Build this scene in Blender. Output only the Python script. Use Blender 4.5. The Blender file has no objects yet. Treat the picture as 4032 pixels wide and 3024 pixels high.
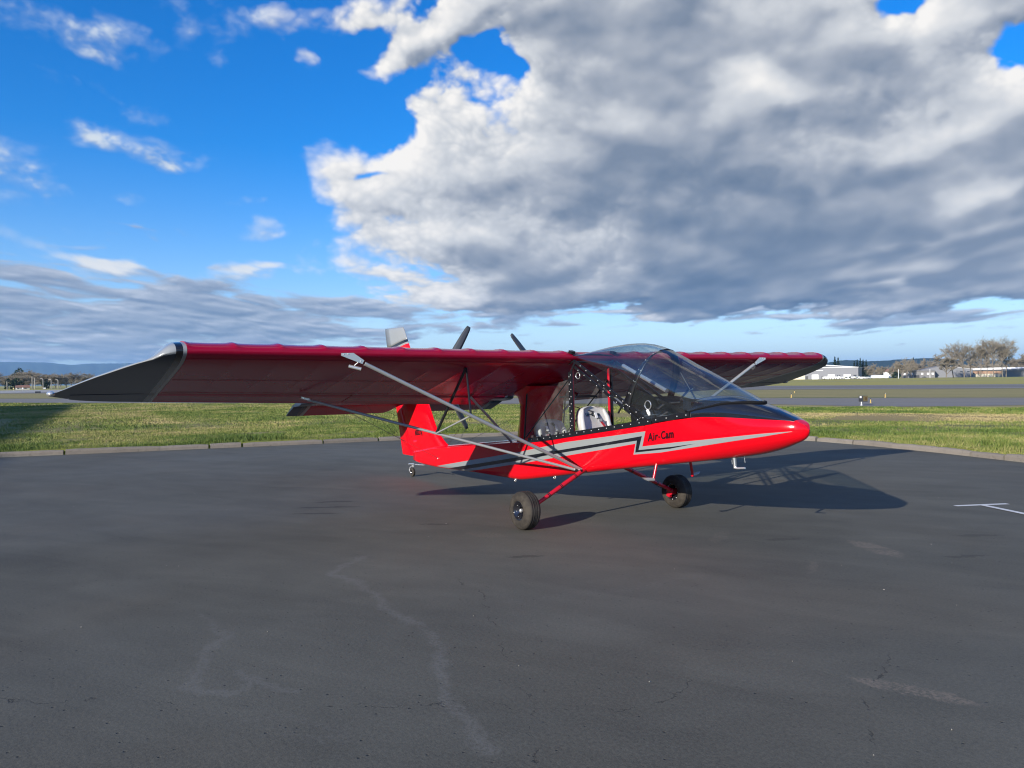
import bpy, bmesh, math, random
import numpy as np
from mathutils import Vector, Matrix, Euler

C = bpy.context.scene
COL = C.collection
R = math.radians
PI = math.pi

# ------------------------------------------------------------------ camera
CAM_POS = Vector((7.209, -6.281, 1.702))
CAM_AZ, CAM_PITCH, CAM_ROLL = R(145.795), R(-0.294), R(-0.651)
cam_d = bpy.data.cameras.new('camera')
cam_d.sensor_fit = 'HORIZONTAL'
cam_d.sensor_width = 36.0
cam_d.lens = 36.0 * 3045.26 / 4032.0
cam_d.clip_start = 0.05
cam_d.clip_end = 40000.0
cam = bpy.data.objects.new('camera', cam_d)
COL.objects.link(cam)
_d = Vector((math.cos(CAM_PITCH) * math.cos(CAM_AZ), math.cos(CAM_PITCH) * math.sin(CAM_AZ), math.sin(CAM_PITCH)))
_r = _d.cross(Vector((0, 0, 1))).normalized()
_u = _r.cross(_d)
_r2 = math.cos(CAM_ROLL) * _r + math.sin(CAM_ROLL) * _u
_u2 = -math.sin(CAM_ROLL) * _r + math.cos(CAM_ROLL) * _u
_m = Matrix((_r2, _u2, -_d)).transposed().to_4x4()
_m.translation = CAM_POS
cam.matrix_world = _m
C.camera = cam

# ------------------------------------------------------------------ view, sun, sky
C.render.engine = 'CYCLES'
C.view_settings.view_transform = 'Standard'
C.view_settings.look = 'None'
C.view_settings.gamma = 1.0
C.view_settings.use_curve_mapping = False
C.view_settings.exposure = 0.62
C.cycles.use_denoising = True
C.cycles.max_bounces = 8
C.cycles.transparent_max_bounces = 24
C.cycles.volume_bounces = 0
C.cycles.pixel_filter_type = 'BLACKMAN_HARRIS'
C.cycles.filter_width = 1.15
C.cycles.use_adaptive_sampling = False
C.cycles.caustics_reflective = False
C.cycles.caustics_refractive = False

SUN_EL = R(17.6)
SUN_TO = Vector((0.292, -0.956, 0.0)).normalized()          # horizontal direction towards the sun
sun_d = bpy.data.lights.new('sun', 'SUN')
sun_d.energy = 4.6
sun_d.angle = R(0.5)
sun_d.color = (1.0, 0.93, 0.83)
sun = bpy.data.objects.new('sun', sun_d)
COL.objects.link(sun)
sdir = Vector((SUN_TO.x * math.cos(SUN_EL), SUN_TO.y * math.cos(SUN_EL), math.sin(SUN_EL)))
sun.rotation_euler = sdir.to_track_quat('Z', 'Y').to_euler()
sun.location = (0, 0, 60)


class NB:
    """tiny expression builder for math nodes"""
    def __init__(s, nt): s.nt = nt
    def val(s, x):
        return x
    def m(s, op, *a, clamp=False):
        n = s.nt.nodes.new('ShaderNodeMath'); n.operation = op; n.use_clamp = clamp
        for i, x in enumerate(a):
            x = x.k if isinstance(x, E) else x
            if isinstance(x, (int, float)): n.inputs[i].default_value = x
            else: s.nt.links.new(x, n.inputs[i])
        return E(s, n.outputs[0])
    def xyz(s, x, y, z=0.0):
        n = s.nt.nodes.new('ShaderNodeCombineXYZ')
        for i, q in enumerate((x, y, z)):
            q = q.k if isinstance(q, E) else q
            if isinstance(q, (int, float)): n.inputs[i].default_value = q
            else: s.nt.links.new(q, n.inputs[i])
        return n.outputs[0]
    def noise(s, vec, scale, detail=6, rough=0.55, dist=0.0, lac=2.0):
        n = s.nt.nodes.new('ShaderNodeTexNoise'); n.noise_dimensions = '3D'
        n.inputs['Scale'].default_value = scale; n.inputs['Detail'].default_value = detail
        n.inputs['Roughness'].default_value = rough; n.inputs['Distortion'].default_value = dist
        n.inputs['Lacunarity'].default_value = lac
        if vec is not None: s.nt.links.new(vec, n.inputs['Vector'])
        return E(s, n.outputs['Fac'])
    def step(s, x, a, b):                                     # smoothstep
        n = s.nt.nodes.new('ShaderNodeMapRange'); n.interpolation_type = 'SMOOTHSTEP'
        s.nt.links.new(x.k, n.inputs['Value'])
        n.inputs['From Min'].default_value = a; n.inputs['From Max'].default_value = b
        return E(s, n.outputs['Result'])
    def mix(s, f, a, b, mode='MIX'):
        n = s.nt.nodes.new('ShaderNodeMix'); n.data_type = 'RGBA'; n.blend_type = mode
        for i, x in ((0, f), (6, a), (7, b)):
            x = x.k if isinstance(x, E) else x
            if isinstance(x, (int, float)): n.inputs[i].default_value = x
            elif isinstance(x, tuple): n.inputs[i].default_value = (*x, 1.0) if len(x) == 3 else x
            else: s.nt.links.new(x, n.inputs[i])
        return n.outputs[2]


class E:
    def __init__(s, b, k): s.b = b; s.k = k
    def __add__(s, o): return s.b.m('ADD', s, o)
    __radd__ = __add__
    def __sub__(s, o): return s.b.m('SUBTRACT', s, o)
    def __rsub__(s, o): return s.b.m('SUBTRACT', o, s)
    def __mul__(s, o): return s.b.m('MULTIPLY', s, o)
    __rmul__ = __mul__
    def __truediv__(s, o): return s.b.m('DIVIDE', s, o)
    def __rtruediv__(s, o): return s.b.m('DIVIDE', o, s)
    def exp(s): return s.b.m('EXPONENT', s)
    def ln(s): return s.b.m('LOGARITHM', s, math.e)
    def max(s, o): return s.b.m('MAXIMUM', s, o)
    def min(s, o): return s.b.m('MINIMUM', s, o)
    def abs(s): return s.b.m('ABSOLUTE', s)
    def clamp(s): return s.b.m('ADD', s, 0.0, clamp=True)
    def pow(s, o): return s.b.m('POWER', s, o)


# --- numpy noise -------------------------------------------------------
def _hash(ix, iy, seed):
    h = (ix.astype(np.int64) * 374761393 + iy.astype(np.int64) * 668265263 + seed * 974634777) & 0x7fffffff
    h = ((h ^ (h >> 13)) * 1274126177) & 0x7fffffff
    return ((h ^ (h >> 16)) & 0xffff).astype(np.float32) / 65535.0


def vnoise(x, y, seed):
    ix = np.floor(x).astype(np.int32); iy = np.floor(y).astype(np.int32)
    fx = (x - ix).astype(np.float32); fy = (y - iy).astype(np.float32)
    fx = fx * fx * fx * (fx * (fx * 6 - 15) + 10); fy = fy * fy * fy * (fy * (fy * 6 - 15) + 10)
    a = _hash(ix, iy, seed); b = _hash(ix + 1, iy, seed); c = _hash(ix, iy + 1, seed); d = _hash(ix + 1, iy + 1, seed)
    return a + (b - a) * fx + (c - a) * fy + (a - b - c + d) * fx * fy


def fbm(x, y, seed, octs, rough=0.55):
    s = 0.0; amp = 1.0; tot = 0.0
    for o in range(octs):
        s = s + amp * vnoise(x, y, seed + o * 17); tot += amp
        ca, sa = math.cos(0.6), math.sin(0.6)
        x, y = (x * ca - y * sa) * 2.03 + 11.3, (x * sa + y * ca) * 2.03 - 7.1
        amp *= rough
    return s / tot - 0.5


def worley(x, y, seed):
    ix = np.floor(x).astype(np.int32); iy = np.floor(y).astype(np.int32)
    best = np.full(x.shape, 9.0, np.float32)
    for j in (-1, 0, 1):
        for i in (-1, 0, 1):
            jx = ix + i; jy = iy + j
            dx = (jx + _hash(jx, jy, seed) - x); dy = (jy + _hash(jx, jy, seed + 5) - y)
            best = np.minimum(best, (dx * dx + dy * dy).astype(np.float32))
    return np.sqrt(best)


def sstep(x, a, b):
    t = np.clip((x - a) / (b - a), 0, 1); return t * t * (3 - 2 * t)


def shift(a, dx, dy):                                         # sample a at (x+dx, y+dy), edges held
    H, W = a.shape
    yy = np.clip(np.arange(H) + dy, 0, H - 1); xx = np.clip(np.arange(W) + dx, 0, W - 1)
    return a[yy][:, xx]


def blur(a, n):
    for ax in (0, 1):
        k = 2 * n + 1
        p = np.concatenate([np.repeat(np.take(a, [0], ax), n + 1, ax), a, np.repeat(np.take(a, [-1], ax), n, ax)], ax)
        c = np.cumsum(p, ax, dtype=np.float64)
        a = ((np.take(c, range(k, c.shape[ax]), ax) - np.take(c, range(0, c.shape[ax] - k), ax)) / k).astype(np.float32)
    return a


def blobs(u, v, lst):
    acc = np.zeros_like(u)
    for (cu, cv, au, av, amp, rot) in lst:
        c_, s_ = math.cos(math.radians(rot)), math.sin(math.radians(rot))
        p = u - cu; q = v - cv
        p, q = (p * c_ + q * s_) / au, (q * c_ - p * s_) / av
        acc += (amp * np.exp(-np.minimum(p * p + q * q, 30))).astype(np.float32)
    return acc


CAMPX = dict(f=3045.26, roll=math.radians(-0.651), pitch=math.radians(-0.294))
def _px(px, py):
    a = (px - 2016) / CAMPX['f']; e = (1512 - py) / CAMPX['f']
    c_, s_ = math.cos(CAMPX['roll']), math.sin(CAMPX['roll'])
    X = a * c_ - e * s_; Y = a * s_ + e * c_; Z = 1.0
    cp, sp = math.cos(CAMPX['pitch']), math.sin(CAMPX['pitch'])
    up = Y * cp + Z * sp; fw = Z * cp - Y * sp
    n = math.sqrt(X * X + up * up + fw * fw)
    return math.atan2(X, fw), math.asin(up / n)
def _b(px, py, wx, wy, amp, tilt=0):
    az, el = _px(px, py)
    return (az, el, wx / 3045.0, wy / 3045.0, amp, -tilt)

COVER = [  # photo-measured cloud masses: centre, half width, half height, amount, tilt
    _b(2800, 480, 800, 400, 1.6), _b(2700, -250, 900, 300, 1.3), _b(4300, 500, 400, 500, 0.9), _b(4200, 1050, 600, 180, 0.9), _b(2250, 560, 480, 260, 0.75, -12), _b(1830, 760, 330, 130, 0.75, -8),
    _b(1560, 640, 200, 90, 0.75, -25), _b(1480, 800, 170, 60, 0.55), _b(1330, 790, 190, 120, 0.62), _b(1420, 640, 150, 80, 0.35), _b(1300, 640, 110, 120, 0.55, 30),
    _b(1720, 430, 150, 70, 0.55, -25),
    _b(1900, 950, 420, 75, 0.80), _b(2000, 1100, 420, 85, 0.85), _b(2900, 1020, 1000, 190, 1.0), _b(2500, 1170, 700, 70, 0.75), _b(3500, 1100, 700, 90, 0.5), _b(3400, 1165, 160, 22, -0.5), _b(3700, 1110, 160, 25, -0.35), _b(3350, 1090, 120, 14, -0.4), _b(1750, 1190, 350, 50, 0.55),
    _b(3600, 900, 600, 330, 0.95), _b(3750, 560, 420, 180, 0.7, -20), _b(3300, 150, 700, 190, 0.9), _b(3850, 60, 260, 80, 0.6),
    _b(2300, 60, 330, 130, 1.0), _b(1780, 150, 250, 65, 1.15, -28), _b(1560, 260, 150, 55, 0.75, -30),
    _b(1250, 45, 300, 70, 0.95), _b(1060, 20, 160, 50, 0.5), _b(1480, 110, 90, 30, 0.5), _b(1560, 40, 60, 60, 0.4, -40),
    _b(1265, 220, 45, 38, 0.85), _b(2080, 220, 90, 40, -0.25),
    _b(3570, 15, 85, 75, -1.35), _b(3960, 205, 150, 60, -1.25, 25), _b(1990, 165, 120, 46, -1.2, -15), _b(1420, 690, 90, 22, -0.6, -20),
    _b(3680, 430, 60, 20, -0.4, -30),
    _b(390, 1030, 165, 34, 1.05, -6), _b(500, 1000, 50, 40, 0.5),
    _b(960, 1075, 80, 26, 0.75), _b(2200, 1345, 1500, 60, -1.1), _b(3500, 1400, 900, 110, -1.0), _b(2650, 1215, 420, 45, 0.6),
    _b(640, 430, 170, 46, 0.86, 5), _b(640, 570, 200, 50, 0.66, 10), _b(860, 590, 170, 60, 0.72, -8),
    _b(80, 670, 230, 75, 0.85, 8), _b(320, 725, 140, 34, 0.75, 6), _b(420, 215, 140, 34, 0.82, 14),
    _b(330, 90, 220, 50, 0.75, 16), _b(560, 130, 190, 44, 0.7, 14), _b(870, 175, 120, 44, 0.75, 24), _b(170, 265, 90, 24, 0.6, 10),
    _b(270, 330, 130, 50, 0.62), _b(40, 20, 160, 80, 0.7), _b(40, 340, 110, 80, 0.55), _b(560, 735, 70, 40, 0.6, -20),
    _b(930, 790, 120, 34, 0.6, -10), _b(1010, 870, 80, 36, 0.65), _b(1020, 935, 80, 28, 0.6), _b(1330, 1060, 300, 60, 0.5),
    _b(400, 870, 160, 30, 0.5, 5), _b(150, 940, 220, 50, 0.62, 14), _b(330, 545, 110, 40, 0.6), _b(460, 540, 80, 28, 0.55), _b(800, 1080, 260, 50, 0.55), _b(300, 1110, 420, 60, 0.55),
    _b(700, 20, 280, 50, 0.55, 14),
]
SHADE = [
    _b(2850, 850, 650, 170, -0.28), _b(2500, 1140, 800, 110, -0.20), _b(3300, 900, 420, 150, -0.12), _b(2640, 1225, 160, 24, -0.2),
    _b(2720, 300, 150, 180, -0.16), _b(2500, 330, 260, 120, -0.05), _b(2350, 620, 420, 120, -0.06), _b(3450, 430, 200, 100, -0.1, -20),
    _b(2030, 370, 230, 120, 0.16), _b(1500, 620, 260, 160, 0.12), _b(1700, 680, 200, 40, 0.10), _b(1350, 770, 130, 60, 0.14),
    _b(2920, 310, 120, 45, 0.42, 8), _b(3080, 350, 90, 35, 0.28, 15), _b(2980, 270, 60, 30, 0.25), _b(3640, 555, 190, 38, 0.34, -18), _b(3850, 480, 120, 50, 0.2, -20), _b(3900, 300, 120, 60, 0.2),
    _b(3760, 760, 90, 40, 0.42, -15), _b(3920, 720, 70, 22, 0.34), _b(3900, 880, 120, 24, 0.26, -12), _b(3660, 940, 60, 24, 0.22), _b(3500, 970, 50, 16, 0.22),
    _b(3450, 100, 250, 90, 0.10), _b(3800, 80, 200, 90, 0.12), _b(2300, 910, 50, 20, 0.25), _b(1930, 900, 100, 16, 0.2, 14), _b(1700, 920, 300, 24, 0.12), _b(1500, 1040, 120, 24, 0.16), _b(1800, 1095, 90, 12, 0.16),
    _b(390, 1025, 150, 36, 0.30), _b(500, 1000, 40, 36, 0.14), _b(1250, 40, 260, 50, 0.10), _b(1780, 130, 240, 50, 0.14, -28),
    _b(3400, 1110, 150, 16, 0.2), _b(3560, 1100, 40, 16, 0.3), _b(3380, 1160, 80, 12, 0.2),
]
STRATA = [
    _b(250, 1200, 900, 170, 0.40), _b(1000, 1270, 900, 100, 0.30), _b(1700, 1240, 700, 60, 0.26), _b(300, 1390, 900, 70, 0.33),
    _b(3550, 1150, 800, 110, 0.30), _b(2450, 1233, 380, 10, 0.30), _b(3100, 1250, 300, 9, 0.28), _b(3050, 1225, 380, 9, 0.24), _b(3600, 1265, 380, 16, 0.24), _b(3400, 1310, 420, 16, 0.27, -1),
    _b(900, 1110, 350, 60, 0.16), _b(2200, 1285, 100, 7, 0.1), _b(3560, 1362, 40, 9, 0.35), _b(3150, 1375, 40, 6, 0.28), _b(3000, 1312, 130, 5, 0.22), _b(2000, 1230, 130, 14, 0.18),
    _b(2600, 1380, 700, 60, -0.25), _b(3600, 1420, 700, 50, -0.2), _b(1300, 1060, 250, 80, -0.12),
]


def cloud_maps(az0, az1, el0, el1, W, H):
    """colour (relative luminance units) and opacity of the clouds over a patch of sky, rows from el0 upwards"""
    u = np.broadcast_to(np.linspace(az0, az1, W, dtype=np.float32)[None, :], (H, W)).copy()
    v = np.broadcast_to(np.linspace(el0, el1, H, dtype=np.float32)[:, None], (H, W)).copy()
    ppr = W / (az1 - az0)                                     # pixels per radian
    det = 6 if ppr > 600 else 3
    vc = np.maximum(v, 0.0)
    nx = u / (np.minimum(vc, 0.15) + 0.22); ny = np.where(vc < 0.15, -np.log(np.minimum(vc, 0.15) + 0.03), 1.7148 - (vc - 0.15) * 3.3)
    wu = fbm(nx * 2.6, ny * 3.2, 5, 4) * 0.16 + fbm(nx * 11, ny * 13, 6, 3) * 0.03
    wv = fbm(nx * 2.6, ny * 3.2, 105, 4) * 0.085 + fbm(nx * 11, ny * 13, 106, 3) * 0.022
    M = blobs(u + wu * 0.55, v + wv * 0.55, COVER) 
    # beyond the measured part of the sky the same kind of broken cloud goes on
    away = sstep(np.abs(u), 0.72, 1.0); away = np.maximum(away, sstep(v, 0.55, 0.8))
    M = M + away * (fbm(nx * 0.9 + 3, ny * 1.1, 71, 3) * 2.4 + 0.45)
    wx = nx + wu * 0.5; wy = ny + wv * 0.9
    n1 = fbm(wx * 4.2, wy * 5.0, 31, det, 0.55)
    p1 = 0.5 - worley(wx * 6.0 + n1 * 1.2, wy * 7.0 + n1 * 1.2, 3); p2 = 0.5 - worley(wx * 14.0 + n1 * 2, wy * 16.0 + n1 * 2, 9)
    p3 = 0.5 - worley(wx * 34.0 + n1 * 2, wy * 38.0 + n1 * 2, 19) if det > 3 else 0.0
    puff = p1 * 0.50 + p2 * 0.28 + p3 * 0.15
    n2 = fbm(wx * 22, wy * 24, 47, max(det - 2, 2), 0.6)
    wispy = sstep(-u, 0.27, 0.34) * sstep(v, 0.10, 0.17)
    M = M * (1 + wispy * (fbm(wx * 6.0, wy * 7.5, 201, 5, 0.6) * 2.6 + 0.15))
    D = M - 0.62 + n1 * 1.25 + puff * 0.72 + n2 * 0.16
    D = D.astype(np.float32)
    soft = 0.34 + 0.50 * sstep(-u, 0.1, 0.3)
    alpha = sstep(D, -0.04, soft) 
    # light comes down from the upper left: march towards it through the cloud
    Dp = np.clip(D, 0, 1.3)
    st = ppr * 0.0052
    tau = np.zeros_like(Dp)
    for k in range(1, 11):
        tau += shift(Dp, int(round(-k * st * 0.55)), int(round(k * st)))
    tau = tau / 10.0
    loc = Dp - shift(blur(Dp, max(1, int(ppr * 0.004))), int(round(-ppr * 0.008)), int(round(ppr * 0.012)))
    loc2 = D - blur(D, max(1, int(ppr * 0.012)))
    lit = np.exp(-tau * 0.82)
    deep = sstep(blur(Dp, max(1, int(ppr * 0.02))), 0.3, 1.3)
    edge = 1.0 - 0.75 * deep
    lum = 0.42 + 0.58 * lit + loc * 0.42 * edge + loc2 * 0.20 * edge - deep * 0.06
    lum = lum + blobs(u + wu * 0.4, v + wv * 0.4, SHADE)
    # heaped relief inside the mass: rounded tops catch the light, the hollows below them stay grey
    hp = fbm(nx * 3.0 + wu * 2, ny * 4.4 + wv * 4, 171, 3, 0.5) * 1.1 + (0.5 - worley(nx * 4.2 + wu * 3, ny * 6.0 + wv * 5, 173)) * 0.5 + (0.5 - worley(nx * 10 + wu * 4, ny * 13 + wv * 6, 179)) * 0.22 + n1 * 0.5
    hp = blur(hp.astype(np.float32), max(1, int(ppr * 0.002)))
    rel = sum(hp - shift(hp, int(round(-k * ppr * 0.55)), int(round(k * ppr))) for k in (0.008, 0.018, 0.034)) / 3.0
    rel = blur(rel, max(1, int(ppr * 0.0012)))
    lum = lum + np.clip(rel, -0.30, 0.45) * 0.55 * (0.35 + 0.65 * deep)
    lf = fbm(nx * 2.0 + wu, ny * 2.6 + wv, 141, 4, 0.5)
    bl = fbm(nx * 5.0 + wu, ny * 9.0 + wv * 2, 151, 4, 0.5)
    lum = lum + lf * 0.34 + bl * 0.14 + (n1 * 0.05 + p1 * 0.03 + p2 * 0.02) * edge
    lum = lum - 0.50 * np.maximum(lum - 0.72, 0) + (p2 * 0.10 + p3 * 0.08 + n1 * 0.10) * edge * sstep(lum, 0.5, 0.9)
    lum = np.clip(lum, 0.0, 1.0)
    # flat broken banks near the horizon
    sx = u / (vc + 0.12) ; sy = -np.log(vc + 0.022) * 2.7
    swx = sx + fbm(sx * 2, sy * 2, 91, 3) * 0.35; swy = sy + fbm(sx * 2, sy * 2, 191, 3) * 0.35
    s1 = fbm(swx * 2.1, swy * 2.1, 61, det, 0.6)
    S = s1 + blobs(u + wu * 0.25, v + wv * 0.12, STRATA) - 0.235 + (0.5 - worley(swx * 4.5, swy * 4.5, 66)) * 0.22 - sstep(v, 0.16, 0.26) * 0.4 + away * 0.18
    sa = sstep(S, -0.03, 0.20)
    sup = np.maximum(1, int(ppr * 0.0045))
    sl = np.clip(0.50 + (np.clip(S, -0.1, 0.5) - shift(np.clip(S, -0.1, 0.5), -sup, sup)) * 0.85 + fbm(swx * 5, swy * 5, 67, 3) * 0.22 + 0.10 * sstep(S, 0.25, 0.0), 0.05, 0.98)
    fade = sstep(v, -0.004, 0.03)
    sa = sa * fade * 0.93; alpha = alpha * fade
    stops = np.array([0, .2, .4, .6, .8, 1.0])
    cols = np.array([(0.085, 0.135, 0.225), (0.135, 0.19, 0.285), (0.225, 0.275, 0.36), (0.40, 0.435, 0.50), (0.66, 0.68, 0.71), (0.98, 0.95, 0.91)])
    pick = lambda l: np.stack([np.interp(l, stops, cols[:, i]) for i in range(3)], -1)
    cc = pick(lum); sc = pick(sl) * np.array([1.0, 1.03, 1.10])
    # high thin wisps take the tint of the air behind them: lower opacity
    alpha = alpha * (1 - 0.68 * wispy * (1 - sstep(D, 0.5, 1.1)))
    cc = cc * (1 - wispy[..., None] * np.array([0.30, 0.20, 0.08]))
    out_a = alpha + sa * (1 - alpha)
    col = (cc * alpha[..., None] + sc * (sa * (1 - alpha))[..., None]) / np.maximum(out_a, 1e-4)[..., None]
    return col.astype(np.float32), out_a.astype(np.float32)


SKY_STRENGTH = 0.10
SKY_SAT, SKY_VAL = 1.5, 1.12
SKY_TINT = (1.02, 0.90, 1.20)
SKY_HORIZON = (3.7, 6.2, 7.0)
CLOUD_GAIN = 6.6


def sky_patch(name, az0, az1, el0, el1, W, H):
    col, al = cloud_maps(az0, az1, el0, el1, W, H)
    im = bpy.data.images.new(name, W, H, alpha=True, float_buffer=True, is_data=True)
    px = np.concatenate([col, al[..., None]], -1).astype(np.float32)
    im.alpha_mode = 'CHANNEL_PACKED'
    im.pixels.foreach_set(px.ravel())
    im.update(); im.pack()
    return im


def build_world():
    w = bpy.data.worlds.new('World'); C.world = w; w.use_nodes = True
    nt = w.node_tree; nt.nodes.clear()
    b = NB(nt)
    out = nt.nodes.new('ShaderNodeOutputWorld'); bg = nt.nodes.new('ShaderNodeBackground')
    nt.links.new(bg.outputs[0], out.inputs[0])
    bg.inputs['Strength'].default_value = SKY_STRENGTH
    sky = nt.nodes.new('ShaderNodeTexSky'); sky.sky_type = 'NISHITA'; sky.sun_disc = False
    sky.sun_elevation = SUN_EL
    sky.sun_rotation = math.atan2(SUN_TO.x, SUN_TO.y)
    sky.altitude = 60; sky.air_density = 1.0; sky.dust_density = 0.2; sky.ozone_density = 3.0
    hs = nt.nodes.new('ShaderNodeHueSaturation')
    hs.inputs['Saturation'].default_value = SKY_SAT; hs.inputs['Value'].default_value = SKY_VAL
    nt.links.new(sky.outputs[0], hs.inputs['Color'])
    tc = nt.nodes.new('ShaderNodeTexCoord')
    sp = nt.nodes.new('ShaderNodeSeparateXYZ'); nt.links.new(tc.outputs['Generated'], sp.inputs[0])
    x, y, z = (E(b, sp.outputs[i]) for i in range(3))
    ca, sa = math.cos(CAM_AZ), math.sin(CAM_AZ)
    u = b.m('ARCTAN2', x * sa - y * ca, x * ca + y * sa)        # bearing, measured from the aircraft's side of the field
    v = b.m('ARCSINE', z.max(-0.999).min(0.999))                # elevation
    vz = v.max(0.0)
    tex = []
    FU, FV0, FV1 = 0.80, -0.01, 0.62
    for nm, a0, a1, e0, e1, W, H in (('cloud_front', -FU, FU, FV0, FV1, 1600, 630), ('cloud_rest', -PI, PI, -0.01, PI / 2, 1200, 302)):
        im = sky_patch(nm, a0, a1, e0, e1, W, H)
        t = nt.nodes.new('ShaderNodeTexImage'); t.image = im; t.extension = 'EXTEND'; t.interpolation = 'Cubic'
        uv = b.xyz((u - a0) * (1.0 / (a1 - a0)), (v - e0) * (1.0 / (e1 - e0)))
        nt.links.new(uv, t.inputs['Vector']); tex.append(t)
    wgt = (1.0 - b.step(u.abs(), 0.70, 0.79)) * (1.0 - b.step(v, 0.54, 0.61))
    ccol = b.mix(wgt, tex[1].outputs[0], tex[0].outputs[0])
    calp = tex[1].outputs[1]
    calp = E(b, tex[1].outputs[1]) * (1.0 - wgt) + E(b, tex[0].outputs[1]) * wgt
    cg = b.mix(1.0, ccol, (CLOUD_GAIN, CLOUD_GAIN, CLOUD_GAIN), 'MULTIPLY')
    # clear air pales towards the horizon
    hz = (0.0 - vz / 0.085).exp()
    clear = b.mix(hz * 0.75, b.mix(1.0, hs.outputs[0], SKY_TINT, 'MULTIPLY'), SKY_HORIZON)
    nt.links.new(b.mix(calp, clear, cg), bg.inputs['Color'])
    w.cycles.sampling_method = 'MANUAL'; w.cycles.sample_map_resolution = 512


build_world()

# ------------------------------------------------------------------ helpers
def tag(o, label=None, cat=None, group=None, kind=None):
    if label: o['label'] = label
    if cat: o['category'] = cat
    if group: o['group'] = group
    if kind: o['kind'] = kind
    return o


def empty(name, loc=(0, 0, 0), rz=0.0):
    o = bpy.data.objects.new(name, None); COL.objects.link(o)
    o.location = loc; o.rotation_euler = (0, 0, rz); o.empty_display_size = 0.2
    return o


def link(name, me, parent=None, m=None):
    o = bpy.data.objects.new(name, me); COL.objects.link(o)
    if parent is not None: o.parent = parent
    if m is not None and len(me.materials) == 0: me.materials.append(m)
    return o


def copy_tree(o, parent=None):
    c = o.copy(); COL.objects.link(c)
    if parent is not None: c.parent = parent
    for ch in list(o.children): copy_tree(ch, c)
    return c


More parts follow.
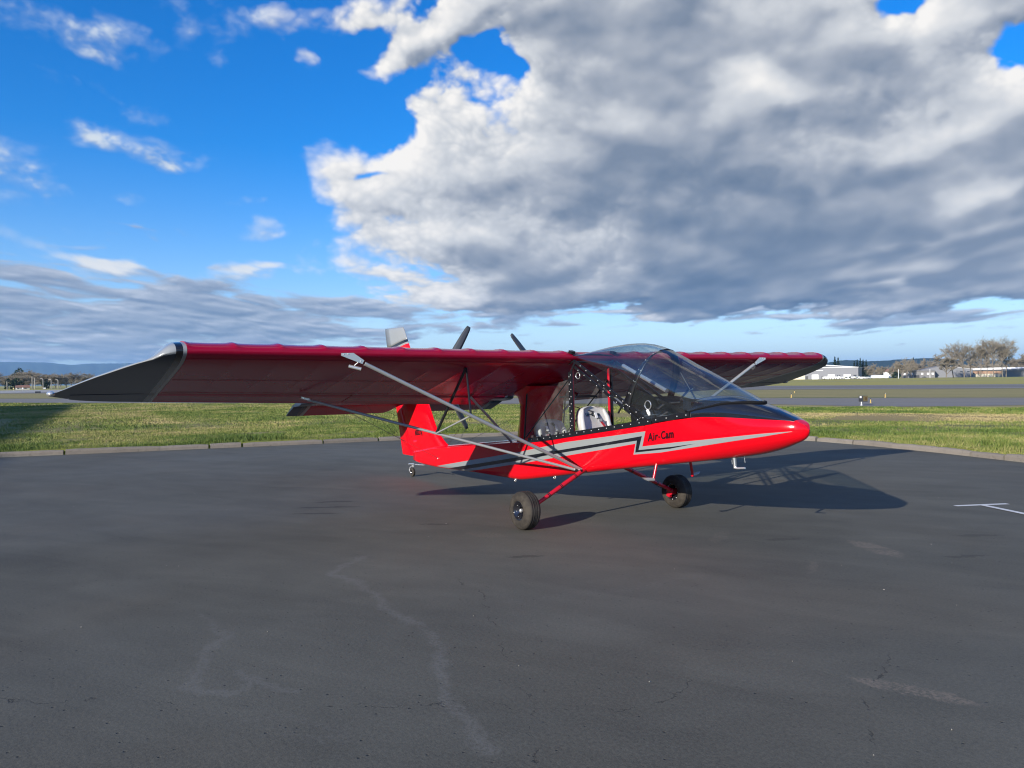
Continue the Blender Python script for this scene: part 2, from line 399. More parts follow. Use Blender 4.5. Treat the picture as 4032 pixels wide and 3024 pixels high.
class MB:
    """mesh builder: collects faces, then links them as one object"""
    def __init__(s): s.v = []; s.f = []; s.sm = []
    def add(s, vs, fs, smooth=False):
        k = len(s.v); s.v += [tuple(p) for p in vs]
        s.f += [tuple(i + k for i in f) for f in fs]; s.sm += [smooth] * len(fs)
        return s
    def box(s, c, d, rot=None):
        c = Vector(c); hx, hy, hz = d[0] / 2, d[1] / 2, d[2] / 2
        vs = [Vector((x, y, z)) for x in (-hx, hx) for y in (-hy, hy) for z in (-hz, hz)]
        if rot is not None: vs = [rot @ q for q in vs]
        return s.add([q + c for q in vs], [(0, 1, 3, 2), (4, 6, 7, 5), (0, 4, 5, 1), (2, 3, 7, 6), (0, 2, 6, 4), (1, 5, 7, 3)])
    def tube(s, pts, r, n=10, cap=True, sq=1.0, up=(0, 0, 1)):
        pts = [Vector(p) for p in pts]; rs = r if isinstance(r, (list, tuple)) else [r] * len(pts)
        rings = []; last = None
        for i, p in enumerate(pts):
            t = (pts[min(i + 1, len(pts) - 1)] - pts[max(i - 1, 0)]).normalized()
            a = Vector(up) if last is None else last
            if abs(t.dot(a)) > 0.97: a = Vector((1, 0, 0)) if abs(t.x) < 0.9 else Vector((0, 1, 0))
            b = t.cross(a).normalized(); a = b.cross(t).normalized(); last = a
            rings.append([p + (a * math.cos(2 * PI * k / n) * sq + b * math.sin(2 * PI * k / n)) * rs[i] for k in range(n)])
        vs = [q for g in rings for q in g]
        fs = [(i * n + k, i * n + (k + 1) % n, (i + 1) * n + (k + 1) % n, (i + 1) * n + k) for i in range(len(pts) - 1) for k in range(n)]
        s.add(vs, fs, True)
        if cap:
            s.add(rings[0], [tuple(range(n))[::-1]]); s.add(rings[-1], [tuple(range(n))])
        return s
    def lathe(s, prof, c, axis='Y', n=32, smooth=True):
        """prof: (radius, offset along the axis)"""
        vs = []; m = len(prof); c = Vector(c)
        for k in range(n):
            a = 2 * PI * k / n
            for (r, h) in prof:
                p = Vector((r * math.cos(a), h, r * math.sin(a))) if axis == 'Y' else (Vector((r * math.cos(a), r * math.sin(a), h)) if axis == 'Z' else Vector((h, r * math.cos(a), r * math.sin(a))))
                vs.append(p + c)
        fs = [(k * m + i, k * m + i + 1, ((k + 1) % n) * m + i + 1, ((k + 1) % n) * m + i) for k in range(n) for i in range(m - 1)]
        return s.add(vs, fs, smooth)
    def grid(s, rows, smooth=True, closed=False, flip=False):
        n = len(rows[0]); vs = [p for r_ in rows for p in r_]
        fs = []
        for i in range(len(rows) - 1):
            for k in range(n if closed else n - 1):
                f = (i * n + k, i * n + (k + 1) % n, (i + 1) * n + (k + 1) % n, (i + 1) * n + k)
                fs.append(f[::-1] if flip else f)
        return s.add(vs, fs, smooth)
    def prism(s, poly, h, origin=(0, 0, 0), ex=(1, 0, 0), ey=(0, 0, 1), smooth=False):
        """extrude a 2D outline (in ex, ey) by h on both sides along ex x ey"""
        ex, ey, o = Vector(ex), Vector(ey), Vector(origin); nz = ex.cross(ey).normalized()
        n = len(poly)
        a = [o + ex * p[0] + ey * p[1] - nz * h for p in poly]; b = [o + ex * p[0] + ey * p[1] + nz * h for p in poly]
        return s.add(a + b, [tuple(range(n))[::-1], tuple(range(n, 2 * n))] + [(i, (i + 1) % n, n + (i + 1) % n, n + i) for i in range(n)], smooth)
    def ball(s, c, r, n=8, sc=(1, 1, 1)):
        c = Vector(c); m = max(4, n // 2)
        rows = [[c + Vector((r * sc[0] * math.sin(PI * i / m) * math.cos(2 * PI * k / n), r * sc[1] * math.sin(PI * i / m) * math.sin(2 * PI * k / n), r * sc[2] * math.cos(PI * i / m))) for k in range(n)] for i in range(m + 1)]
        return s.grid(rows, True, True)
    def mesh(s, name):
        me = bpy.data.meshes.new(name); me.from_pydata(s.v, [], s.f); me.validate()
        if len(me.polygons) == len(s.sm): me.polygons.foreach_set('use_smooth', s.sm)
        else: me.polygons.foreach_set('use_smooth', [any(s.sm)] * len(me.polygons))
        me.update()
        return me
    def clean(s, me, dist=1e-5):
        bm = bmesh.new(); bm.from_mesh(me)
        bmesh.ops.remove_doubles(bm, verts=bm.verts, dist=dist)
        bmesh.ops.recalc_face_normals(bm, faces=bm.faces); bm.to_mesh(me); bm.free()
        return me
    def build(s, name, m, parent=None, bevel=0.0, fix=False, auto=None):
        me = s.mesh(name)
        if fix: s.clean(me)
        o = link(name, me, parent, m)
        if bevel:
            bv = o.modifiers.new('edge', 'BEVEL'); bv.width = bevel; bv.segments = 2; bv.limit_method = 'ANGLE'; bv.angle_limit = R(40)
        return o


def smooth_interp(xs, ys):
    """monotone cubic through the given stations"""
    xs = np.array(xs, float); ys = np.array(ys, float)
    h = np.diff(xs); d = np.diff(ys) / h
    m = np.zeros_like(ys); m[0], m[-1] = d[0], d[-1]
    for i in range(1, len(xs) - 1):
        if d[i - 1] * d[i] > 0:
            w1 = 2 * h[i] + h[i - 1]; w2 = h[i] + 2 * h[i - 1]
            m[i] = (w1 + w2) / (w1 / d[i - 1] + w2 / d[i])
    def f(x):
        x = min(max(x, xs[0]), xs[-1]); i = min(int(np.searchsorted(xs, x, side='right')) - 1, len(xs) - 2); i = max(i, 0)
        t = (x - xs[i]) / h[i]; t2, t3 = t * t, t * t * t
        return float((2 * t3 - 3 * t2 + 1) * ys[i] + (t3 - 2 * t2 + t) * h[i] * m[i] + (3 * t2 - 2 * t3) * ys[i + 1] + (t3 - t2) * h[i] * m[i + 1])
    return f


# ------------------------------------------------------------------ materials
def newmat(name):
    m = bpy.data.materials.new(name); m.use_nodes = True
    nt = m.node_tree; bs = nt.nodes['Principled BSDF']
    return m, nt, bs, NB(nt)


def coords(nt, kind='Object'):
    t = nt.nodes.new('ShaderNodeTexCoord'); return t.outputs[kind]


def world_pos(nt):
    g = nt.nodes.new('ShaderNodeNewGeometry'); return g.outputs['Position']


def bump(nt, bs, h, dist=0.01, strength=0.5):
    b = nt.nodes.new('ShaderNodeBump'); b.inputs['Distance'].default_value = dist; b.inputs['Strength'].default_value = strength
    nt.links.new(h.k if isinstance(h, E) else h, b.inputs['Height']); nt.links.new(b.outputs[0], bs.inputs['Normal'])


def paint(name, base, rough=0.3, metal=0.0, coat=0.0, var=0.10, scale=3.0, grime=0.0, spec=0.5, fine=0.0):
    """plain paint, metal or cloth with slight unevenness in tone and gloss"""
    m, nt, bs, b = newmat(name)
    c = coords(nt)
    n = b.noise(c, scale, 4, 0.6)
    n2 = b.noise(c, scale * 9, 3, 0.6)
    k = 1.0 + (n - 0.5) * (2 * var) + (n2 - 0.5) * var
    nt.links.new(b.mix(1.0, base, b.xyz(k, k, k), 'MULTIPLY'), bs.inputs['Base Color'])
    nt.links.new((rough + (n2 - 0.5) * 0.12 + (n - 0.5) * 0.10).max(0.02).k, bs.inputs['Roughness'])
    bs.inputs['Metallic'].default_value = metal; bs.inputs['Coat Weight'].default_value = coat
    bs.inputs['Coat Roughness'].default_value = 0.04; bs.inputs['Specular IOR Level'].default_value = spec
    if fine: bump(nt, bs, b.noise(c, scale * 40, 3, 0.6), fine, 0.4)
    return m


def clearpane(name, tint=(0.86, 0.92, 0.93), gloss=0.02, f0=0.05, dust=0.0):
    """thin clear plastic: see-through with a mirror-like sheen that grows at grazing angles"""
    m = bpy.data.materials.new(name); m.use_nodes = True; nt = m.node_tree; nt.nodes.clear(); b = NB(nt)
    out = nt.nodes.new('ShaderNodeOutputMaterial'); mx = nt.nodes.new('ShaderNodeMixShader')
    tr = nt.nodes.new('ShaderNodeBsdfTransparent'); gl = nt.nodes.new('ShaderNodeBsdfGlossy')
    tr.inputs['Color'].default_value = (*tint, 1); gl.inputs['Roughness'].default_value = gloss
    lw = nt.nodes.new('ShaderNodeLayerWeight'); lw.inputs['Blend'].default_value = 0.5
    fr = E(b, lw.outputs['Facing']).pow(4.2) * 0.85 + f0
    nt.links.new(fr.k, mx.inputs[0]); nt.links.new(tr.outputs[0], mx.inputs[1]); nt.links.new(gl.outputs[0], mx.inputs[2])
    if dust:                                                   # a film of dust that catches direct sun
        df = nt.nodes.new('ShaderNodeBsdfDiffuse'); df.inputs['Color'].default_value = (0.62, 0.62, 0.60, 1); m2 = nt.nodes.new('ShaderNodeMixShader')
        dn = b.noise(coords(nt), 5.0, 4, 0.6, 0.4)
        nt.links.new((b.step(dn, 0.3, 0.7) * dust * 1.1 + dust * 0.45).k, m2.inputs[0]); nt.links.new(mx.outputs[0], m2.inputs[1]); nt.links.new(df.outputs[0], m2.inputs[2]); nt.links.new(m2.outputs[0], out.inputs[0])
    else: nt.links.new(mx.outputs[0], out.inputs[0])
    return m

# ------------------------------------------------------------------ ground
rng = np.random.default_rng(7)
random.seed(7)
FWD = Vector((math.cos(CAM_AZ), math.sin(CAM_AZ), 0)); RGT = Vector((math.sin(CAM_AZ), -math.cos(CAM_AZ), 0))


def site(az_deg, dist, z=0.0):
    """a place on the field by bearing (degrees right of the line camera -> aircraft) and distance"""
    a = R(az_deg); p = Vector((CAM_POS.x, CAM_POS.y, 0)) + (FWD * math.cos(a) + RGT * math.sin(a)) * dist
    return Vector((p.x, p.y, z))


KERB = [(-17.5, -22), (-16.4, -14.5), (-15.5, -9.8), (-14.85, -6.0), (-14.45, -4.0), (-14.0, -1.6), (-13.6, 0.6), (-13.25, 2.8), (-12.85, 5.0),
        (-12.3, 7.2), (-11.2, 9.2), (-9.4, 10.7), (-7.3, 11.5), (-5.1, 11.75), (-3.5, 11.5), (-1.5, 10.95), (0.4, 10.25), (2.4, 9.4), (5.0, 8.0), (8.5, 5.6), (13, 2.0), (19, -4.0)]
LOOP = KERB + [(30, -18), (44, -42), (48, -75), (10, -95), (-30, -80), (-24, -46)]


def m_asphalt():
    m, nt, bs, b = newmat('asphalt')
    P = world_pos(nt)
    sp = nt.nodes.new('ShaderNodeSeparateXYZ'); nt.links.new(P, sp.inputs[0])
    X, Y = E(b, sp.outputs[0]), E(b, sp.outputs[1])
    big = b.noise(P, 0.22, 5, 0.55, 0.4); mid = b.noise(P, 1.3, 5, 0.6, 0.6); grit = b.noise(P, 48, 4, 0.75); grit2 = b.noise(P, 150, 3, 0.75)
    # sweeping streaks left by water and tyres
    st = b.noise(b.xyz(X * 0.55 + Y * 0.30, Y * 1.9 - X * 1.1, 0.0), 0.8, 5, 0.6, 0.8)
    tone = 0.98 + (big - 0.5) * 0.85 + (mid - 0.5) * 0.40 + (st - 0.5) * 0.65 + (grit - 0.5) * 1.25 + (grit2 - 0.5) * 1.3

    jx = (b.noise(P, 2.6, 4, 0.6) - 0.5) * 0.34; jy = (b.noise(b.xyz(X + 9.0, Y, 2.0), 2.6, 4, 0.6) - 0.5) * 0.34
    fx = (b.noise(P, 14, 4, 0.65) - 0.5) * 0.10; fy = (b.noise(b.xyz(X, Y + 5.0, 4.0), 14, 4, 0.65) - 0.5) * 0.10

    def path(pts, jit=1.0):
        d = None
        for (ax, ay), (bx, by) in zip(pts[:-1], pts[1:]):
            ex, ey = bx - ax, by - ay; l2 = ex * ex + ey * ey
            px = X + jx * jit + fx - ax; py = Y + jy * jit + fy - ay
            t = ((px * ex + py * ey) * (1.0 / l2)).clamp()
            qx = px - t * ex; qy = py - t * ey
            q = qx * qx + qy * qy
            d = q if d is None else d.min(q)
        return d.pow(0.5)

    def spot(cx, cy, ax, ay, rot):
        c_, s_ = math.cos(rot), math.sin(rot)
        px = X + jx * 0.5 + fx * 1.5 - cx; py = Y + jy * 0.5 + fy * 1.5 - cy
        p = (px * c_ + py * s_) / ax; q = (py * c_ - px * s_) / ay
        return 1.0 - b.step(p * p + q * q, 0.35, 1.0)

    rough_n = b.noise(P, 38, 5, 0.75)
    # pale tide lines where puddles dried
    tide = (1.0 - b.step(path([(0.15, -3.3), (0.59, -3.74), (1.39, -3.71), (1.84, -3.81), (2.62, -3.83), (3.06, -4.02), (3.42, -4.19), (4.2, -4.42)]), 0.006, 0.075)) * b.step(rough_n + mid * 0.5 + (big - 0.5) * 0.3, 0.60, 0.86)
    tide2 = (1.0 - b.step(path([(1.2, -5.0), (1.75, -4.95), (2.1, -5.15), (2.62, -5.35), (2.8, -5.2), (2.72, -5.0), (2.55, -5.1), (3.0, -4.9)]), 0.006, 0.06)) * b.step(rough_n + mid * 0.5, 0.60, 0.88)
    tide3 = (1.0 - b.step(path([(2.3, -2.9), (2.55, -2.2), (2.6, -1.2)], 1.4), 0.02, 0.12)) * b.step(rough_n, 0.46, 0.66)
    tide4 = (1.0 - b.step(path([(3.2, -5.3), (3.35, -5.0), (3.6, -4.9), (3.75, -4.95), (3.55, -5.1)]), 0.01, 0.06)) * b.step(rough_n, 0.44, 0.7)
    pale = (tide * 0.42).max(tide2 * 0.34).max(tide3 * 0.28).max(tide4 * 0.3)
    rust = (spot(4.97, -2.17, 0.36, 0.085, R(17)) * 0.95).max(spot(2.92, 0.95, 0.46, 0.15, R(-28)) * 0.75).max(spot(-0.05, -1.75, 0.32, 0.16, R(20)) * 0.30).max(spot(1.6, 0.2, 0.4, 0.10, R(120)) * 0.35).max(spot(3.0, -0.2, 0.3, 0.05, R(120)) * 0.3) * b.step(rough_n + (mid - 0.5) * 0.5, 0.40, 0.60)
    dark = spot(-2.9, -2.45, 0.5, 0.07, R(60)).max(spot(-2.5, -2.75, 0.4, 0.06, R(55))).max(spot(-3.3, -2.2, 0.35, 0.08, R(62))).max(spot(1.1, -2.0, 0.22, 0.05, R(60)) * 0.8).max(spot(-0.9, -1.9, 0.25, 0.05, R(55)) * 0.8).max(spot(2.1, 0.6, 0.25, 0.06, R(60)) * 0.6).max(spot(3.2, 2.4, 0.3, 0.07, R(60)) * 0.6).max(spot(3.6, 1.3, 0.3, 0.05, R(60)) * 0.7)
    crk = path([(2.0, -6.5), (2.19, -6.24), (2.5, -5.8), (2.8, -5.46), (3.0, -5.2), (3.26, -4.93), (3.5, -4.5), (3.62, -4.25), (4.11, -3.75), (4.3, -3.3), (4.1, -2.9)]).min(path([(1.2, -2.8), (1.5, -2.95), (2.0, -3.05), (2.65, -3.33), (3.0, -3.5), (3.49, -3.78), (3.87, -3.91), (4.4, -4.3)])).min(path([(5.2, -2.9), (4.9, -2.5), (4.75, -2.1), (4.6, -1.7)], 0.6))
    crack = (1.0 - b.step(crk, 0.0, 0.0075)) * b.step(b.noise(P, 4.1, 4, 0.65), 0.46, 0.60)
    tone = tone * (1.0 - crack * 0.55) * (1.0 - dark * 0.42)
    # scattered pale chips
    vo = nt.nodes.new('ShaderNodeTexVoronoi'); vo.inputs['Scale'].default_value = 26.0; nt.links.new(P, vo.inputs['Vector'])
    cellc = nt.nodes.new('ShaderNodeSeparateColor'); nt.links.new(vo.outputs['Color'], cellc.inputs[0])
    pits = b.step(E(b, cellc.outputs[0]), 0.90, 0.95) * (1.0 - b.step(E(b, vo.outputs['Distance']), 0.10, 0.26))
    tone = tone * (1.0 - pits * 0.55)
    base = b.mix(1.0, (0.1020, 0.0985, 0.0790), b.xyz(tone, tone, tone), 'MULTIPLY')
    warm = b.noise(P, 0.35, 3, 0.5)
    base = b.mix(b.step(warm, 0.45, 0.7) * 0.5, base, b.mix(1.0, base, (1.09, 1.0, 0.92), 'MULTIPLY'))
    base = b.mix(pale, base, (0.185, 0.178, 0.160)); base = b.mix(rust, base, (0.190, 0.158, 0.122))
    nt.links.new(base, bs.inputs['Base Color'])
    nt.links.new((0.80 + (grit - 0.5) * 0.3 - (big - 0.5) * 0.25).k, bs.inputs['Roughness'])
    bs.inputs['Specular IOR Level'].default_value = 0.30
    h = grit * 0.9 + grit2 * 0.45 + mid * 1.2 - crack * 0.8 - pits * 1.5
    bump(nt, bs, h, 0.0035, 0.6)
    return m


def m_field():
    m, nt, bs, b = newmat('grass_field')
    P = world_pos(nt)
    at = nt.nodes.new('ShaderNodeAttribute'); at.attribute_name = 'off'
    off = E(b, at.outputs['Fac'])
    sp = nt.nodes.new('ShaderNodeSeparateXYZ'); nt.links.new(P, sp.inputs[0])
    X, Y = E(b, sp.outputs[0]), E(b, sp.outputs[1])
    A = X * math.cos(R(32)) + Y * math.sin(R(32)); B = Y * math.cos(R(32)) - X * math.sin(R(32))   # along and across the runways
    streak = b.noise(b.xyz(A * 0.05, B * 0.28, 0.0), 1.0, 6, 0.6, 0.4)
    patch = b.noise(P, 0.35, 5, 0.6, 0.3); fine = b.noise(P, 3.0, 5, 0.7); vf = b.noise(P, 22, 3, 0.7)
    g = b.step(streak * 0.6 + patch * 0.5 + (fine - 0.5) * 0.35, 0.38, 0.70)
    lush = b.mix(fine, (0.110, 0.135, 0.034), (0.165, 0.180, 0.058)); dry = b.mix(fine, (0.25, 0.205, 0.080), (0.32, 0.255, 0.110))
    c = b.mix(g, lush, dry)
    # belts: bleached mown strip before the taxiway, green strip, yellow-green beyond the runway
    def belt(lo, hi, soft=1.2):
        e = B + (patch - 0.5) * 2.5
        return b.step(e, lo - soft, lo + soft) * (1.0 - b.step(e, hi - soft, hi + soft))
    rs = b.step(A, -14, -2)
    c = b.mix(belt(22.8, 29.6, 0.8) * rs * 0.85, c, b.mix(fine, (0.30, 0.225, 0.095), (0.36, 0.265, 0.120)))
    c = b.mix(belt(30.0, 36.2, 0.7) * rs * 0.85, c, b.mix(fine, (0.115, 0.165, 0.036), (0.160, 0.210, 0.060)))
    c = b.mix(belt(36.6, 41.0, 0.6) * rs * 0.8, c, (0.36, 0.30, 0.135))
    c = b.mix(belt(60.0, 100.0) * 0.75, c, b.mix(streak, (0.26, 0.225, 0.090), (0.37, 0.305, 0.140)))
    c = b.mix(b.step(B, 140, 155) * 0.85, c, b.mix(streak, (0.36, 0.325, 0.080), (0.44, 0.38, 0.12)))
    c = b.mix(b.step(B, 330, 350) * b.step(A, 60, 160) * 0.85, c, (0.20, 0.31, 0.05))
    moss = (1.0 - b.step(off + (fine - 0.5) * 0.5, 0.35, 0.95))
    c = b.mix(moss * 0.85, c, b.mix(fine, (0.20, 0.225, 0.014), (0.28, 0.265, 0.028)))
    dk = (vf - 0.5) * 0.55 + 1.0
    nt.links.new(b.mix(1.0, c, b.xyz(dk, dk, dk), 'MULTIPLY'), bs.inputs['Base Color'])
    bs.inputs['Roughness'].default_value = 0.9; bs.inputs['Specular IOR Level'].default_value = 0.15
    bump(nt, bs, fine + vf * 0.5, 0.03, 0.25)
    return m


def m_pavement(name, base, line=None):
    m, nt, bs, b = newmat(name)
    P = world_pos(nt)
    sp = nt.nodes.new('ShaderNodeSeparateXYZ'); nt.links.new(P, sp.inputs[0])
    X, Y = E(b, sp.outputs[0]), E(b, sp.outputs[1])
    A = X * math.cos(R(32)) + Y * math.sin(R(32)); B = Y * math.cos(R(32)) - X * math.sin(R(32))
    n = b.noise(b.xyz(A * 0.03, B * 0.9, 0.0), 1.0, 5, 0.6); f = b.noise(P, 2.5, 4, 0.6)
    k = 1.0 + (n - 0.5) * 0.75 + (f - 0.5) * 0.4
    nt.links.new(b.mix(1.0, base, b.xyz(k, k, k), 'MULTIPLY'), bs.inputs['Base Color'])
    bs.inputs['Roughness'].default_value = 0.85
    return m


M = {}
HAZE = 8.0e-5
M['asphalt'] = m_asphalt(); M['field'] = m_field()
M['taxi'] = m_pavement('taxiway_asphalt', (0.195, 0.180, 0.160)); M['runway'] = m_pavement('runway_asphalt', (0.165, 0.150, 0.135))
M['white_line'] = paint('white_marking', (0.62, 0.62, 0.60), 0.7, var=0.25, scale=9)
M['yellow_line'] = paint('yellow_marking', (0.45, 0.33, 0.10), 0.7, var=0.2, scale=2)

# apron: a gently triangulated sheet inside the kerb
def sheet(name, pts, z, m):
    me = bpy.data.meshes.new(name)
    me.from_pydata([(x, y, z) for x, y in pts], [], [tuple(range(len(pts)))]); me.update()
    o = link(name, me, None, m)
    if me.polygons[0].normal.z < 0: me.flip_normals()
    return o

tag(sheet('apron', LOOP, 0.0, M['asphalt']), 'dark worn asphalt apron under the aircraft', kind='structure')

# field: rings that start at the back of the kerb and reach past the horizon
ctr = Vector((4.0, -12.0, 0.0))
def resample(loop, step):
    out = []
    for i, a in enumerate(loop):
        c = loop[(i + 1) % len(loop)]; a_, c_ = Vector((*a, 0)), Vector((*c, 0)); n = max(1, int((c_ - a_).length / step))
        out += [a_.lerp(c_, k / n) for k in range(n)]
    return out
ring = resample(LOOP, 0.8)
offs = [(0.0, -0.05), (0.02, 0.075), (0.30, 0.085), (0.7, 0.09), (1.4, 0.10), (2.6, 0.095), (4.5, 0.07), (7, 0.045), (11, 0.02), (17, 0.0), (26, 0.0), (40, 0), (70, 0), (130, 0), (260, 0), (520, 0), (1100, 0), (2600, 0), (6500, 0), (15500, 0)]
N = len(ring)
def ring_dir(i):
    t = (ring[(i + 2) % N] - ring[(i - 2) % N]).normalized(); nrm = Vector((t.y, -t.x, 0))
    if nrm.dot(ring[i] - ctr) < 0: nrm = -nrm
    return nrm
nrm = [ring_dir(i) for i in range(N)]
fv, fo = [], []
for (o_, z_) in offs:
    w_ = min(1.0, max(0.0, (o_ - 3.0) / 40.0))
    for i in range(N):
        d_ = nrm[i].lerp((ring[i] - ctr).normalized(), w_).normalized()
        q = ring[i] + d_ * (o_ + 0.10)
        zz = z_ + (0.02 * math.sin(q.x * 1.7 + q.y * 0.9) * (0.2 < o_ < 12))
        fv.append((q.x, q.y, zz)); fo.append(o_)
ff = [(r_ * N + i, r_ * N + (i + 1) % N, (r_ + 1) * N + (i + 1) % N, (r_ + 1) * N + i) for r_ in range(len(offs) - 1) for i in range(N)]
me = bpy.data.meshes.new('grass_field'); me.from_pydata(fv, [], ff)
at = me.attributes.new('off', 'FLOAT', 'POINT'); at.data.foreach_set('value', fo)
me.polygons.foreach_set('use_smooth', [True] * len(ff)); me.update()
bm = bmesh.new(); bm.from_mesh(me); bmesh.ops.recalc_face_normals(bm, faces=bm.faces)
if sum(f.normal.z for f in bm.faces) < 0: bmesh.ops.reverse_faces(bm, faces=bm.faces)
bm.to_mesh(me); bm.free()
tag(link('grass_field', me, None, M['field']), 'flat airfield grass reaching to the horizon', kind='structure')

# kerb: separate worn concrete blocks
def m_kerb():
    m, nt, bs, b = newmat('kerb_concrete')
    P = world_pos(nt); n = b.noise(P, 5, 6, 0.65); f = b.noise(P, 45, 4, 0.7); lich = b.noise(P, 11, 5, 0.7, 0.5)
    oi = nt.nodes.new('ShaderNodeObjectInfo')
    k = 0.72 + n * 0.35 + f * 0.3 + (E(b, oi.outputs['Random']) - 0.5) * 0.22
    c = b.mix(1.0, (0.185, 0.160, 0.130), b.xyz(k, k, k), 'MULTIPLY')
    c = b.mix(b.step(lich, 0.56, 0.72) * 0.7, c, (0.085, 0.078, 0.058))
    nt.links.new(c, bs.inputs['Base Color']); bs.inputs['Roughness'].default_value = 0.95
    bump(nt, bs, n + f * 0.6, 0.02, 0.8)
    return m
M['kerb'] = m_kerb()
kerb = tag(empty('kerb'), 'low worn concrete kerb round the edge of the apron', kind='structure')
path = []
for a, c in zip(KERB[:-1], KERB[1:]):
    a_, c_ = Vector((*a, 0)), Vector((*c, 0)); n = max(1, int((c_ - a_).length / 0.05)); path += [a_.lerp(c_, k / n) for k in range(n)]
acc = [0.0]
for a, c in zip(path[:-1], path[1:]): acc.append(acc[-1] + (c - a).length)
acc = np.array(acc)
def at_s(s_):
    i = min(int(np.searchsorted(acc, s_)), len(path) - 2); i = max(i, 1)
    return path[i], (path[min(i + 3, len(path) - 1)] - path[max(i - 3, 0)]).normalized()
s_ = 0.4
while s_ < acc[-1] - 3:
    L = random.choice((1.15, 1.5, 1.8, 2.1, 0.8)); g_ = random.uniform(0.022, 0.05)
    rows = []
    nseg = max(3, int(L / 0.22))
    top = 0.122 + random.uniform(-0.012, 0.012); tilt = random.uniform(-0.012, 0.012); sh = random.uniform(-0.012, 0.012)
    for k in range(nseg + 1):
        p, t = at_s(s_ + L * k / nseg); nn = Vector((t.y, -t.x, 0))
        if nn.dot(p - ctr) < 0: nn = -nn
        tz = top + tilt * (k / nseg - 0.5) + random.uniform(-0.005, 0.005); j = random.uniform(-0.005, 0.005) + sh
        e_ = 0.012 if k in (0, nseg) else 0.0
        rows.append([p + nn * q + Vector((0, 0, z)) for q, z in ((-0.002 + j, -0.03), (0.004 + j, tz * 0.55), (0.022 + j, tz - 0.018 - e_), (0.05 + j, tz - e_), (0.125, tz - 0.002 - e_), (0.150, tz - 0.018), (0.155, -0.03))])
    mb = MB(); mb.grid(rows, False); mb.add(rows[0], [tuple(range(7))]); mb.add(rows[-1], [tuple(range(7))[::-1]])
    mb.build('kerb_stone', M['kerb'], kerb, fix=True)
    s_ += L + g_

# taxiway, runway and the far concrete, each a sheet just above the field
def poly_sheet(name, pts, z, m, label): return tag(sheet(name, pts, z, m), label, kind='structure')
c32, s32 = math.cos(R(32)), math.sin(R(32))
def ab(A, B): return (A * c32 - B * s32, A * s32 + B * c32)
poly_sheet('taxiway', [ab(-200, 41.0), ab(-60, 41.5), ab(-20, 41.6), ab(-3.6, 42.5), ab(1.5, 39.6), ab(4.0, 38.0), ab(7.5, 38.8), ab(12, 41.2), ab(18, 42.2), ab(200, 42.5), ab(400, 42.5), ab(400, 57.0), ab(200, 57), ab(-200, 57)], 0.012, M['taxi'], 'grey taxiway beyond the near grass')
poly_sheet('runway', [ab(-700, 101), ab(700, 101), ab(700, 148), ab(-700, 148)], 0.012, M['runway'], 'dark runway beyond the taxiway')
poly_sheet('perimeter_road', [ab(-900, 262), ab(900, 262), ab(900, 270), ab(-900, 270)], 0.012, M['taxi'], 'thin far road along the grass')
def strip_line(name, A0, A1, B, w, m, label, z=0.018): poly_sheet(name, [ab(A0, B - w), ab(A1, B - w), ab(A1, B + w), ab(A0, B + w)], z, m, label)
strip_line('taxiway_centreline', -180, 380, 48.2, 0.10, M['yellow_line'], 'thin yellow line along the taxiway')
strip_line('taxiway_edge_line', -180, 380, 54.6, 0.10, M['yellow_line'], 'faint line near the far taxiway edge')
strip_line('runway_edge_line', -600, 600, 107, 0.35, M['white_line'], 'faint white line along the near side of the runway')
strip_line('runway_far_line', -600, 600, 141, 0.45, M['white_line'], 'faint white line along the far side of the runway')

# white corner marking on the apron
poly_sheet('painted_marking', [(2.10, 4.12), (2.17, 4.09), (2.50, 4.78), (2.43, 4.81)], 0.004, M['white_line'], 'short white painted bar on the apron')
poly_sheet('painted_marking', [(2.345, 4.455), (2.315, 4.375), (4.4, 3.40), (4.43, 3.48)], 0.008, M['white_line'], 'white painted line running off the apron bar')


